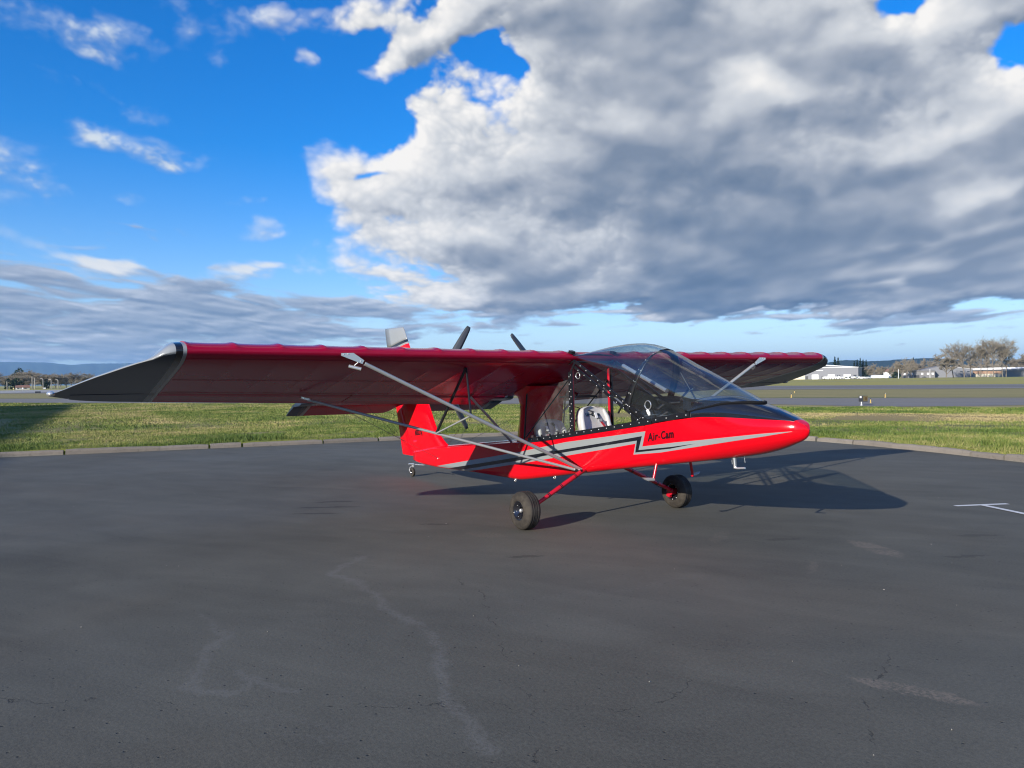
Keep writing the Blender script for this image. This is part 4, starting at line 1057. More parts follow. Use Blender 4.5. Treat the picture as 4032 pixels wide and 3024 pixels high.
# parked trailers, light aircraft and the tank before the hangar
def trailer(px, dist, l, h, label):
    o = building('trailer', px_az(px), dist, label, cat='trailer', group='trailers parked before the hangar')
    mb = MB(); mb.box((0, 1.1, h / 2 + 0.35), (l, 2.2, h)); mb.build('body', M['white'], o, bevel=0.08)
    for x in (-l * 0.28, l * 0.28):
        mb = MB(); mb.lathe([(0, -0.1), (0.33, -0.1), (0.33, 0.1), (0, 0.1)], (x, 0.05, 0.33), 'Y', 12); mb.build('wheel', M['dark'], o)
    return o
trailer(3256, 478, 4.6, 1.25, 'long low white trailer, leftmost before the hangar'); trailer(3280, 478, 2.6, 1.2, 'short white trailer, second from the left before the hangar'); trailer(3300, 477, 2.8, 1.15, 'short white trailer, third from the left before the hangar')
def parked_plane(px, dist, rz, label):
    o = building('parked_plane', px_az(px), dist, label, turn=rz, cat='aircraft', group='light aircraft parked before the hangar')
    mb = MB(); mb.tube([(-2.6, 0, 1.1), (-1.2, 0, 1.05), (0.6, 0, 1.0), (1.7, 0, 0.95), (2.3, 0, 0.95)], [0.10, 0.32, 0.52, 0.42, 0.12], 10); mb.build('body', M['white'], o)
    mb = MB(); mb.box((0.4, 0, 1.55), (1.2, 8.0, 0.12)); mb.build('wing', M['white'], o)
    mb = MB(); mb.prism([(-2.7, 1.1), (-1.9, 1.15), (-2.5, 2.1), (-2.9, 2.1)], 0.05); mb.build('tail_fin', M['white'], o)
    mb = MB(); mb.box((-2.5, 0, 1.2), (0.6, 2.6, 0.06)); mb.build('tailplane', M['white'], o)
    for y in (-0.8, 0.8):
        mb = MB(); mb.tube([(0.5, y * 0.3, 0.8), (0.5, y, 0.2)], 0.05, 6); mb.lathe([(0, -0.07), (0.2, -0.07), (0.2, 0.07), (0, 0.07)], (0.5, y, 0.2), 'Y', 10); mb.build('wheel', M['dark'], o)
parked_plane(3322, 480, 15, 'white light aircraft parked just right of the trailers'); parked_plane(3346, 482, -20, 'white light aircraft parked before the right roller door'); parked_plane(3364, 484, 30, 'white light aircraft parked by the right corner of the hangar')
def car(px, dist, col, label):
    o = building('parked_car', px_az(px), dist, label, cat='car', group='vehicles parked between the hangar and the tank')
    mb = MB(); mb.prism([(-2.1, 0.3), (2.1, 0.3), (2.15, 0.8), (1.3, 0.92), (0.7, 1.4), (-1.2, 1.42), (-2.05, 0.95)], 0.85, (0, 1, 0)); mb.build('body', col, o)
    mb = MB(); mb.prism([(-1.15, 0.97), (1.1, 0.97), (0.65, 1.33), (-1.05, 1.35)], 0.86, (0, 1, 0)); mb.build('windows', M['glass_dark'], o)
    for x in (-1.3, 1.3):
        mb = MB(); mb.lathe([(0, -0.9), (0.32, -0.9), (0.32, 0.9), (0, 0.9)], (x, 1, 0.32), 'Y', 12); mb.build('wheel', M['dark'], o)
M['car_silver'] = paint('silver_paint', (0.42, 0.44, 0.46), 0.3, metal=0.4); M['car_blue'] = paint('blue_grey_paint', (0.20, 0.28, 0.36), 0.3)
car(3392, 490, M['white'], 'white car left of the white tank, nearest to the hangar'); car(3412, 500, M['car_silver'], 'silver car left of the white tank'); car(3398, 520, M['car_blue'], 'blue grey car behind the white car')
car(3424, 505, M['car_blue'], 'blue grey car just left of the white tank')
Tk = building('fuel_tank', px_az(3465), 500, 'long white horizontal tank on short legs right of the hangar', cat='tank')
mb = MB(); mb.lathe([(0, -4.9), (0.6, -4.8), (0.85, -4.5), (0.9, -4.0), (0.9, 4.0), (0.85, 4.5), (0.6, 4.8), (0, 4.9)], (0, 1, 1.15), 'X', 20); mb.build('shell', M['white'], Tk)
for x in (-3.2, 0, 3.2): part(Tk, 'leg', M['roof_grey'], [(x - 0.2, x + 0.2, 0.5, 1.5, 0, 0.5)])
for px, dist, h, lab in ((3538, 520, 5.4, 'pale pole beside the bare trees right of the white tank'), (3662, 590, 5.8, 'pale pole in front of the dark flat roofed shed')):
    o = tag(empty('pole', site(px_az(px), dist)), lab, 'pole'); mb = MB(); mb.tube([(0, 0, 0), (0, 0, h)], [0.22, 0.18], 8); mb.build('shaft', M['roof_white'], o)
    mb = MB(); mb.ball((0, 0, h), 0.2, 8); mb.build('cap', M['roof_white'], o)

M['post_grey'] = paint('weathered_post', (0.34, 0.32, 0.285), 0.7)
# far left: lamp posts, signs, concrete
for i, (px, h, arm, lab) in enumerate(((28, 3.6, 0, 'plain grey post left of the red roofed house'), (127, 5.6, 0, 'tall straight lamp post right of the red roofed house'), (137, 5.0, -1, 'tall curved lamp post beside the straight one'), (170, 4.6, -1, 'curved lamp post left of the white box'), (202, 4.3, -1, 'curved lamp post right of the white box'), (229, 4.1, -1, 'curved lamp post nearest to the wing tip'))):
    o = tag(empty('lamp_post', site(px_az(px), 400), math.atan2(RGT.y, RGT.x)), lab, 'lamp post', 'lamp posts at the far left')
    mb = MB(); mb.tube([(0, 0, 0), (0, 0, h - 0.5)] + ([(0, 0, h - 0.3), (-0.25, 0, h), (-0.8, 0, h + 0.05)] if arm else [(0, 0, h)]), 0.16, 7); mb.build('post', M['post_grey'], o)
    if arm: mb = MB(); mb.box((-1.0, 0, h + 0.03), (0.6, 0.25, 0.16)); mb.build('lamp', M['post_grey'], o)
o = building('box', px_az(175), 395, 'small white box beside a lamp post at the far left', cat='box'); part(o, 'body', M['white'], [(-0.4, 0.5, 0, 1, 0.1, 0.7)]); part(o, 'base', M['roof_grey'], [(-0.35, 0.45, 0.05, 0.95, 0, 0.1)])
M['sign_yellow'] = paint('yellow_sign', (0.62, 0.50, 0.20), 0.5)
for px, d_, lab in ((54, 300, 'small round yellow sign on a post at the far left'), (90, 310, 'small round pale sign before the red roofed house')):
    o = tag(empty('round_sign', site(px_az(px), d_), math.atan2(RGT.y, RGT.x)), lab, 'sign'); mb = MB(); mb.tube([(0, 0, 0), (0, 0, 0.9)], 0.05, 6); mb.build('post', M['cream'], o); mb = MB(); mb.lathe([(0, -0.04), (0.22, -0.04), (0.22, 0.04), (0, 0.04)], (0, -0.07, 0.8), 'Y', 14); mb.build('disc', M['sign_yellow'] if px == 54 else M['white'], o)
M['concrete'] = paint('pale_concrete', (0.36, 0.34, 0.30), 0.85, var=0.15, scale=0.05)
poly_sheet('far_apron', [tuple(site(px_az(-260), 215)[:2]), tuple(site(px_az(330), 225)[:2]), tuple(site(px_az(330), 330)[:2]), tuple(site(px_az(-260), 330)[:2])], 0.02, M['concrete'], 'pale concrete apron at the far left')
o = building('black_sign', px_az(149), 190, 'low black rectangular board standing in the grass at the far left', cat='sign'); part(o, 'board', M['dark'], [(-0.5, 0.5, 0, 0.12, 0.15, 0.45)]); part(o, 'leg', M['dark'], [(-0.4, -0.32, 0.02, 0.1, 0, 0.16)]); part(o, 'leg', M['dark'], [(0.32, 0.4, 0.02, 0.1, 0, 0.16)])

# taxiway guidance sign and edge markers
M['sign_black'] = paint('black_sign_case', (0.030, 0.032, 0.035), 0.45); M['sign_gold'] = paint('faded_yellow_face', (0.20, 0.15, 0.055), 0.5, var=0.2, scale=6); M['brown'] = paint('brown_print', (0.13, 0.075, 0.022), 0.6)
gs = empty('taxiway_sign', (-18.4, 35.7, 0.012)); tag(gs, 'low black and yellow taxiway sign box on a white leg', 'sign'); gs.scale = (0.68, 0.68, 0.68); gs.rotation_euler = (0, 0, math.atan2(RGT.y, RGT.x) - R(62))
mb = MB(); mb.box((0, 0, 0.56), (0.42, 0.62, 0.50)); mb.build('case', M['sign_black'], gs, bevel=0.015)
mb = MB(); mb.box((0.216, 0.02, 0.56), (0.012, 0.54, 0.44)); mb.build('face', M['sign_gold'], gs)
mb = MB(); mb.box((0.224, 0.06, 0.57), (0.006, 0.26, 0.26)); mb.build('print', M['brown'], gs)
mb = MB(); mb.box((0.0, -0.318, 0.70), (0.17, 0.014, 0.17)); mb.build('lamp_panel', M['white'], gs, bevel=0.02)
for y in (-0.22,):
    mb = MB(); mb.tube([(0, y, 0.0), (0, y, 0.04), (0, y, 0.05), (0, y, 0.32)], [0.09, 0.09, 0.045, 0.045], 10); mb.build('leg', M['white'], gs)
M['amber'] = paint('amber_plastic', (0.55, 0.38, 0.12), 0.4); M['lens'] = paint('dark_lens', (0.02, 0.03, 0.05), 0.15)
def marker(x, y, s, label):
    o = tag(empty('edge_marker', (x, y, 0.012)), label, 'marker', 'yellow edge markers along the taxiway'); o.scale = (s * 0.75,) * 3
    mb = MB(); mb.lathe([(0, 0), (0.085, 0), (0.085, 0.02), (0.05, 0.03), (0.045, 0.30), (0, 0.30)], (0, 0, 0), 'Z', 12); mb.build('post', M['amber'], o)
    mb = MB(); mb.lathe([(0.040, 0.30), (0.038, 0.36), (0.02, 0.40), (0, 0.41)], (0, 0, 0), 'Z', 12); mb.build('lens', M['lens'], o)
for x, y, s, lab in ((-20.1, 39.3, 1.0, 'yellow edge marker just right of the taxiway sign'), (-26.2, 51.5, 1.15, 'yellow edge marker on the far side of the taxiway right of the sign'), (-32.0, 47.8, 1.15, 'yellow edge marker on the far side of the taxiway near the wing tip'), (-43.0, 63.5, 1.0, 'yellow edge marker in the dry grass before the runway')):
    marker(x, y, s, lab)

# unseen hangar added at the left, sized to cast a soft shadow there
B2 = empty('shadow_hangar', (-16, -49.6, 0), R(-6.7)); tag(B2, 'unseen tall hangar added to cast the shadow on the left side of the apron', 'building')
mb = MB(); mb.prism([(-40, 0), (40, 0), (40, 13.9), (-40, 13.9)], 2.9, (0, 0, 0)); mb.build('wall', M['cream'], B2)
mb = MB(); mb.prism([(-3.0, 13.92), (3.0, 13.92), (3.0, 14.0), (0, 14.6), (-3.0, 14.0)], 40.3, (0, 0, 0), (0, 1, 0), (0, 0, 1)); mb.build('roof', M['roof_grey'], B2)
for x in (-34, -18, -2, 14): part(B2, 'hangar_door', M['white'], [(x, x + 12, 2.9, 2.98, 0.05, 9.0)])

# air between here and the hills
hm = bpy.data.materials.new('haze'); hm.use_nodes = True; hn = hm.node_tree; hn.nodes.clear()
ho = hn.nodes.new('ShaderNodeOutputMaterial'); hv = hn.nodes.new('ShaderNodeVolumePrincipled')
hv.inputs['Color'].default_value = (0.34, 0.62, 0.99, 1); hv.inputs['Density'].default_value = HAZE; hv.inputs['Anisotropy'].default_value = 0.0
hn.links.new(hv.outputs[0], ho.inputs['Volume'])
mb = MB(); mb.box((0, 0, 188), (33000, 33000, 384)); hz_o = tag(mb.build('haze', hm, None), 'thin blue air over the whole field', 'haze', kind='stuff')

# ------------------------------------------------------------------ the aircraft
def m_gloss(name, base, rough=0.10, coat=0.38, fabric=False, ribs=False):
    m, nt, bs, b = newmat(name); c = coords(nt)
    n = b.noise(c, 1.2, 4, 0.6); d = b.noise(c, 28, 4, 0.65)
    k = 1.0 + (n - 0.5) * 0.10 + (d - 0.5) * 0.05
    nt.links.new(b.mix(1.0, base, b.xyz(k, k, k), 'MULTIPLY'), bs.inputs['Base Color'])
    nt.links.new((rough + (n - 0.5) * 0.06 + b.step(d, 0.55, 0.8) * 0.05).max(0.02).k, bs.inputs['Roughness'])
    bs.inputs['Coat Weight'].default_value = coat; bs.inputs['Coat Roughness'].default_value = 0.05
    if fabric:
        w = b.noise(c, 2.2, 3, 0.5, 0.8)
        bump(nt, bs, w, 0.010, 0.16)
    return m
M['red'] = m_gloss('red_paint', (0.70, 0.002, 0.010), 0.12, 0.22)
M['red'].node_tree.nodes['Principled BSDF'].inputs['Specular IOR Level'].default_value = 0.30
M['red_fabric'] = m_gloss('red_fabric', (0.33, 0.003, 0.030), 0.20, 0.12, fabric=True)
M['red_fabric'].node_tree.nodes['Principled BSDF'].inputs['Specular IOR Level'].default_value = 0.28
M['red_tube'] = m_gloss('red_tube', (0.52, 0.006, 0.022), 0.2, 0.3)
M['grey_paint'] = m_gloss('light_grey_paint', (0.27, 0.285, 0.285), 0.20, 0.15)
M['stripe_grey'] = m_gloss('grey_stripe', (0.255, 0.275, 0.275), 0.18, 0.4)
M['stripe_black'] = m_gloss('black_stripe', (0.010, 0.011, 0.015), 0.15, 0.4)
M['gloss_black'] = m_gloss('gloss_black', (0.012, 0.013, 0.017), 0.09, 0.7)
M['decal'] = m_gloss('dark_lettering', (0.030, 0.003, 0.006), 0.3, 0.2)
M['black_frame'] = paint('black_powder_coat', (0.009, 0.0095, 0.012), 0.35, var=0.15)
M['charcoal'] = m_gloss('charcoal_paint', (0.020, 0.034, 0.058), 0.30, 0.05)
M['cloth_black'] = paint('black_cloth', (0.004, 0.004, 0.005), 0.8, var=0.3, scale=8, fine=0.012, spec=0.25)
M['alu'] = paint('aluminium', (0.40, 0.42, 0.42), 0.36, metal=0.75, var=0.08)
M['alu_bright'] = paint('bright_metal', (0.74, 0.74, 0.72), 0.25, metal=0.7, var=0.06)
M['strut'] = paint('grey_strut', (0.42, 0.435, 0.425), 0.36, metal=0.35, var=0.08)
M['prop'] = paint('dark_composite', (0.060, 0.066, 0.074), 0.42, var=0.15, scale=6)
M['vinyl'] = paint('white_vinyl', (0.52, 0.51, 0.485), 0.45, var=0.06, scale=5)
M['belt'] = paint('black_webbing', (0.030, 0.030, 0.034), 0.8)
M['belt_red'] = paint('red_webbing', (0.42, 0.02, 0.03), 0.7)
M['dial'] = paint('white_label', (0.75, 0.75, 0.73), 0.5)
M['pane'] = clearpane('dusty_pane', (0.90, 0.94, 0.94), 0.015, 0.05, 0.055)
M['windshield'] = clearpane('windshield', (0.74, 0.80, 0.82), 0.03, 0.14, 0.012)
M['rivet'] = paint('rivet_head', (0.66, 0.66, 0.65), 0.4)

def m_tyre():
    m, nt, bs, b = newmat('dusty_rubber'); c = coords(nt)
    n = b.noise(c, 7, 5, 0.6); f = b.noise(c, 60, 3, 0.6)
    nt.links.new(b.mix(b.step(n + (f - 0.5) * 0.3, 0.3, 0.7), (0.032, 0.028, 0.024), (0.066, 0.057, 0.046)), bs.inputs['Base Color'])
    bs.inputs['Roughness'].default_value = 0.9; bs.inputs['Specular IOR Level'].default_value = 0.25
    bump(nt, bs, f, 0.002, 0.4)
    return m
M['sidewall'] = m_tyre()
M['tread'] = paint('tyre_tread', (0.04, 0.038, 0.037), 0.85, var=0.2, scale=6)

AC = empty('light_aircraft'); tag(AC, 'red open light aircraft with high strutted wing and two pusher propellers on the asphalt', 'aircraft')

# ---- fuselage section as a function of the station x (metres ahead of the main wheels)
ST = [  # x, lower edge, widest level, upper edge, half width, corner radius, half width at the upper edge
    (-5.13, 0.292, 0.330, 0.432, 0.030, 0.020, 0.028), (-4.90, 0.268, 0.32, 0.465, 0.048, 0.035, 0.045), (-4.30, 0.258, 0.32, 0.557, 0.095, 0.05, 0.092), (-3.60, 0.278, 0.35, 0.632, 0.148, 0.06, 0.144),
    (-2.90, 0.300, 0.38, 0.701, 0.200, 0.07, 0.196), (-2.10, 0.318, 0.41, 0.782, 0.261, 0.08, 0.257), (-1.55, 0.330, 0.43, 0.838, 0.302, 0.085, 0.300), (-1.20, 0.376, 0.47, 0.866, 0.318, 0.085, 0.318),
    (-0.87, 0.430, 0.52, 0.905, 0.320, 0.085, 0.320), (-0.14, 0.553, 0.65, 1.014, 0.320, 0.085, 0.320), (0.80, 0.702, 0.80, 1.157, 0.320, 0.090, 0.320), (1.10, 0.748, 0.86, 1.204, 0.320, 0.10, 0.320),
    (1.56, 0.818, 0.98, 1.277, 0.312, 0.13, 0.308), (1.80, 0.855, 1.05, 1.304, 0.300, 0.16, 0.290), (2.08, 0.902, 1.11, 1.309, 0.276, 0.19, 0.256), (2.35, 0.955, 1.16, 1.303, 0.232, 0.20, 0.205),
    (2.57, 1.020, 1.19, 1.297, 0.176, 0.17, 0.150), (2.70, 1.073, 1.20, 1.292, 0.126, 0.126, 0.104), (2.78, 1.110, 1.205, 1.276, 0.084, 0.084, 0.066), (2.828, 1.152, 1.208, 1.245, 0.038, 0.038, 0.028), (2.846, 1.196, 1.20, 1.205, 0.004, 0.004, 0.003)]
_c = list(zip(*ST)); SZB, SZW, SZT, SW, SRC, SYT = (smooth_interp(_c[0], _c[i]) for i in range(1, 7))


def side_y(x, z):
    zb, zw, zt, w, rc, yt = SZB(x), SZW(x), SZT(x), SW(x), SRC(x), SYT(x)
    rc = min(rc, w)
    if z < zw:
        q = min(1.0, max(0.0, (zw - z) / max(zw - zb, 1e-4)))
        return (w - rc) + rc * math.sqrt(max(0.0, 1 - q * q))
    q = min(1.0, (z - zw) / max(zt - zw, 1e-4))
    return w - (w - yt) * q * q


def section(x):
    zb, zw, zt, w, rc = SZB(x), SZW(x), SZT(x), SW(x), min(SRC(x), SW(x))
    half = [(0.0, zb), ((w - rc) * 0.5, zb)]
    for k in range(0, 10):
        a = k / 9 * PI / 2; half.append((w - rc + rc * math.sin(a), zw - (zw - zb) * math.cos(a)))
    for k in range(1, 9):
        z = zw + (zt - zw) * k / 8; half.append((side_y(x, z), z))
    return [Vector((x, -y, z)) for y, z in half[::-1]] + [Vector((x, y, z)) for y, z in half[1:]]

xs = sorted(set([round(q, 3) for q in np.arange(-5.13, 2.4, 0.11)] + [2.4, 2.48, 2.56, 2.62, 2.67, 2.71, 2.745, 2.775, 2.80, 2.818, 2.832, 2.841, 2.846]))
mb = MB(); rows = [section(x) for x in xs]; mb.grid(rows, True)
mb.add(rows[0], [tuple(range(len(rows[0])))])
fus = mb.build('fuselage', M['red'], AC, fix=True)
tag(fus, 'slender red boat shaped fuselage with grey and black stripes')

# rear deck behind the cabin, gently domed
mb = MB(); rows = []
for x in np.linspace(-5.13, -1.22, 30):
    yt, zt = SYT(x), SZT(x); cr = 0.035 + 0.02 * (x + 5) / 4; rows.append([Vector((x, -yt * math.cos(PI * k / 12), zt + cr * (1 - abs(math.cos(PI * k / 12)) ** 2.2))) for k in range(13)])
mb.grid(rows, True); mb.add(rows[0], [tuple(range(13))]); mb.build('rear_deck', M['red'], fus, fix=True)
mb = MB()
for s in (-1, 1): mb.tube([(x, s * (SYT(x) + 0.001), SZT(x)) for x in np.linspace(-5.1, -1.3, 24)], 0.009, 6)
mb.build('deck_seam', M['red'], fus)

# black nose cowl in front of and under the windshield
ZTOP = smooth_interp([1.62, 1.80, 1.97, 2.2, 2.35, 2.5, 2.61, 2.70, 2.75, 2.80, 2.83, 2.846], [1.495, 1.515, 1.520, 1.482, 1.444, 1.400, 1.360, 1.322, 1.298, 1.268, 1.240, 1.206])
def cowl_pt(x, t):                                             # t from -1 (right edge) to 1 (left edge)
    yt, zt, h = SYT(x), SZT(x), max(ZTOP(x) - SZT(x), 0.001)
    a = t * PI / 2
    y = yt * math.copysign(abs(math.sin(a)) ** 0.92, a); z = zt + h * max(math.cos(a), 0.0) ** 0.82
    return Vector((x, y, z))
mb = MB(); cx = list(np.linspace(1.62, 2.745, 28))
rows = [[cowl_pt(x, t) for t in np.linspace(-1, 1, 27)] for x in cx]; mb.grid(rows, True); mb.add(rows[0], [tuple(range(27))])
mb.build('nose_cowl', M['gloss_black'], fus, fix=True)
mb = MB(); mb.grid([[cowl_pt(x, t) for t in np.linspace(-1, 1, 27)] for x in (2.745, 2.76, 2.775, 2.79, 2.805, 2.82, 2.83, 2.838, 2.845)], True); mb.build('nose_tip', M['red'], fus, fix=True)

# ---- stripes: draped over the side a hair above the paint
SA = [(-4.15, .285), (-2.65, .527), (-1.45, .719), (-.374, .923), (.435, 1.038), (1.029, 1.125), (.979, .955), (1.466, 1.029), (1.80, 1.072), (2.475, 1.166), (2.74, 1.197)]
SB = [(-3.70, .29), (-2.654, .456), (-1.45, .652), (-.374, .836), (.435, .973), (.973, 1.069), (.918, .912), (1.395, .976), (1.736, 1.032), (2.475, 1.1525), (2.74, 1.1955)]
SC = [(-3.30, .298), (-2.65, .403), (-1.45, .605), (-.375, .798), (.434, .938), (.892, 1.014), (.865, .880), (1.395, .958), (1.736, 1.0315), (2.475, 1.1520), (2.74, 1.1950)]
SD = [(-3.05, .302), (-2.55, .380), (-1.384, .571), (-.34, .758), (.45, .900), (.871, .979), (.836, .855), (1.25, .907), (1.75, 1.000), (2.474, 1.137), (2.74, 1.193)]
def drape(x, z, s, off=0.0025):
    z = max(z, SZB(x) + 0.004); return Vector((x, s * (side_y(x, z) + off), z))
def band(top, bot, s):
    mb = MB(); rows = []
    for i in range(len(top) - 1):
        n = 3 if i in (4, 5, 6) else 14
        for k in range(n + (i == len(top) - 2)):
            t = k / n; a = Vector(top[i]).lerp(Vector(top[i + 1]), t); c = Vector(bot[i]).lerp(Vector(bot[i + 1]), t)
            rows.append([drape(*a.lerp(c, j / 5), s) for j in range(6)])
    # mitred corner: keep the knee as one clean row
    mb.grid(rows, True); return mb
for s in (-1, 1):
    band(SA, SB, s).build('grey_stripe', M['stripe_grey'], fus); band(SB[:9], SC[:9], s).build('black_stripe', M['stripe_black'], fus); band(SC, SD, s).build('grey_stripe', M['stripe_grey'], fus)


def text_obj(name, txt, size, m, parent, mat4, shear=0.0, ext=0.001, sx=1.0):
    cu = bpy.data.curves.new(name, 'FONT'); cu.body = txt; cu.size = size; cu.shear = shear; cu.extrude = ext; cu.resolution_u = 3; cu.space_character = 1.10; cu.offset = size * 0.030
    tmp = bpy.data.objects.new(name, cu); COL.objects.link(tmp)
    dg = bpy.context.evaluated_depsgraph_get(); me = bpy.data.meshes.new_from_object(tmp.evaluated_get(dg))
    bpy.data.objects.remove(tmp); bpy.data.curves.remove(cu)
    me.transform(mat4 @ Matrix.Diagonal((sx, 1, 1, 1))); me.name = name; me.materials.clear()
    o = link(name, me, parent, m)
    return o
def side_frame(x, z, slope, off=0.004, right=True):
    """text frame on the right-hand side: reads along +x, rising with the slope"""
    y = -(side_y(x, z) + off); ex = Vector((math.cos(slope), 0, math.sin(slope))); ez = Vector((-math.sin(slope), 0, math.cos(slope)))
    m = Matrix((ex, ez, Vector((0, -1, 0)))).transposed().to_4x4(); m.translation = (x, y, z); return m
sl = math.atan(0.165)
text_obj('lettering', 'Air', 0.118, M['decal'], fus, side_frame(1.068, 1.019, sl), 0.22, sx=0.92)
text_obj('lettering', 'Cam', 0.118, M['decal'], fus, side_frame(1.262, 1.051, sl), 0.22, sx=0.80)
mb = MB(); mb.prism([(0.017 * (1 if k % 2 else 0.5) * math.cos(k * PI / 5), 0.017 * (1 if k % 2 else 0.5) * math.sin(k * PI / 5)) for k in range(10)], 0.001, (1.235, -(side_y(1.235, 1.08) + 0.003), 1.072)); mb.build('star_mark', M['decal'], fus)

# ---- cabin: sill rails, frames, bulkhead, panes
def rail(name, pts, w, t, m, parent, nrm=(0, 1, 0)):
    """flat bar along pts, w wide in the plane across nrm, t thick"""
    mb = MB(); rows = []; P_ = [Vector(p) for p in pts]; nn = Vector(nrm).normalized()
    for i, p in enumerate(P_):
        d = (P_[min(i + 1, len(P_) - 1)] - P_[max(i - 1, 0)]).normalized(); e = d.cross(nn).normalized()
        rows.append([p + e * a + nn * c for a, c in ((w / 2, t / 2), (w / 2, -t / 2), (-w / 2, -t / 2), (-w / 2, t / 2))])
    mb.grid(rows, False, True); mb.add(rows[0], [(0, 1, 2, 3)]); mb.add(rows[-1], [(3, 2, 1, 0)])
    return mb.build(name, m, parent, fix=True)
_rv = MB(); _rv.lathe([(0.0060, 0), (0.0048, -0.0028), (0, -0.0038)], (0, 0, 0), 'Y', 8); RIV = _rv.mesh('rivet'); RIV.materials.append(M['rivet'])
def rivets(parent, pts, side=-1):
    for p in pts:
        o = link('rivet', RIV, parent); o.location = p
        if side > 0: o.rotation_euler = (0, 0, PI)
def along(a, c, n, off=(0, 0, 0)):
    a, c, o_ = Vector(a), Vector(c), Vector(off); return [a.lerp(c, (k + 0.5) / n) + o_ for k in range(n)]
for s in (-1, 1):
    y = s * 0.327
    sx_ = list(np.linspace(-1.18, 1.13, 14))
    f = rail('sill_rail', [(x, y, SZT(x) + 0.030) for x in sx_], 0.060, 0.012, M['black_frame'], AC); rivets(f, [(x, y + s * 0.007, SZT(x) + 0.034) for x in np.linspace(-1.1, 1.08, 17)], s)
    f = rail('sill_rail', [(x, s * (SYT(x) + 0.006), SZT(x) + 0.035) for x in np.linspace(1.14, 1.66, 6)], 0.052, 0.012, M['black_frame'], AC); rivets(f, [(x, s * (SYT(x) + 0.013), SZT(x) + 0.035) for x in (1.2, 1.35, 1.5, 1.62)], s)
    f = rail('door_frame', [(-0.165, y, 1.915), (1.10, y, 1.222)], 0.036, 0.014, M['black_frame'], AC); rivets(f, along((-0.12, y, 1.893), (1.06, y, 1.243), 11, (0, s * 0.008, 0.0)), s)
    f = rail('door_frame', [(-0.215, y - s * 0.010, 1.862), (1.02, y - s * 0.010, 1.190)], 0.032, 0.014, M['black_frame'], AC); rivets(f, along((-0.18, y, 1.843), (0.97, y, 1.215), 10, (0, -s * 0.002, 0)), s)
    f = rail('cabin_post', [(-0.272, y, 1.79), (-0.250, y, 1.045)], 0.062, 0.016, M['black_frame'], AC)
    rivets(f, along((-0.287, y, 1.78), (-0.264, y, 1.05), 8, (0, s * 0.009, 0)), s); rivets(f, along((-0.257, y, 1.77), (-0.236, y, 1.06), 8, (0, s * 0.009, 0.03)), s)
    mb = MB(); mb.tube([(-0.272, s * 0.295, 1.84), (-0.250, s * 0.295, 0.98)], 0.018, 8); mb.build('upright_tube', M['red_tube'], AC)
    rail('door_frame', [(-0.272, y, 1.775), (-0.175, y, 1.905)], 0.030, 0.012, M['black_frame'], AC)
    mb = MB(); mb.tube([(-1.24, s * 0.325, 0.93), (-0.30, s * 0.325, 1.70)], 0.009, 8); mb.build('diagonal_tube', M['black_frame'], AC)
    # rear side window with its tabs
    mb = MB(); mb.add([(-1.255, y, SZT(-1.25) + 0.02), (-0.285, y, SZT(-0.28) + 0.05), (-0.30, y, 1.70), (-1.18, y, 1.55)], [(0, 1, 2, 3)]); mb.build('side_window', M['pane'], AC)
    for x in (-1.05, -0.88, -0.70, -0.53, -0.40): rail('window_tab', [(x, y + s * 0.006, SZT(x) + 0.01), (x + 0.01, y + s * 0.006, SZT(x) + 0.085)], 0.030, 0.004, M['black_frame'], AC)

# red fairing that closes the cabin behind the rear seat and carries the wing
mb = MB(); rows = []
for z, xf, xb, yf, yb in ((0.78, -1.29, -1.58, 0.323, 0.27), (0.88, -1.275, -1.58, 0.322, 0.24), (1.10, -1.25, -1.56, 0.322, 0.22), (1.35, -1.22, -1.52, 0.322, 0.225), (1.47, -1.20, -1.52, 0.325, 0.26), (1.54, -1.17, -1.60, 0.345, 0.33), (1.62, -1.05, -1.72, 0.38, 0.40)):
    rows.append([Vector(q) for q in ((xf, -yf + 0.02, z), (xf - 0.03, -yf, z), (xf - 0.14, -yf + 0.012, z), (xb + 0.04, -yb - 0.02, z), (xb, -yb + 0.04, z), (xb - 0.01, 0, z), (xb, yb - 0.04, z), (xb + 0.04, yb + 0.02, z), (xf - 0.14, yf - 0.012, z), (xf - 0.03, yf, z), (xf, yf - 0.02, z), (xf, 0, z))])
mb.grid(rows, True, True); o = mb.build('cabin_fairing', M['red'], AC, fix=True)
rail('window_frame', [(-1.275, -0.327, 0.90), (-1.19, -0.327, 1.60)], 0.022, 0.01, M['black_frame'], AC)
rail('window_frame', [(-1.275, 0.327, 0.90), (-1.19, 0.327, 1.60)], 0.022, 0.01, M['black_frame'], AC)
mb = MB(); mb.box((-0.1, 0, 0.60), (2.2, 0.56, 0.02), Matrix.Rotation(-R(8.5), 3, 'Y')); mb.build('cabin_floor', M['black_frame'], AC)
for s in (-1, 1):
    mb = MB(); mb.tube([(-0.20, s * 0.31, 1.93), (-0.95, s * 0.31, 1.72)], 0.013, 8); mb.build('roof_tube', M['black_frame'], AC)
mb = MB(); mb.tube([(-0.21, -0.31, 1.915), (-0.21, 0.31, 1.915)], 0.015, 8); mb.build('roof_tube', M['black_frame'], AC)

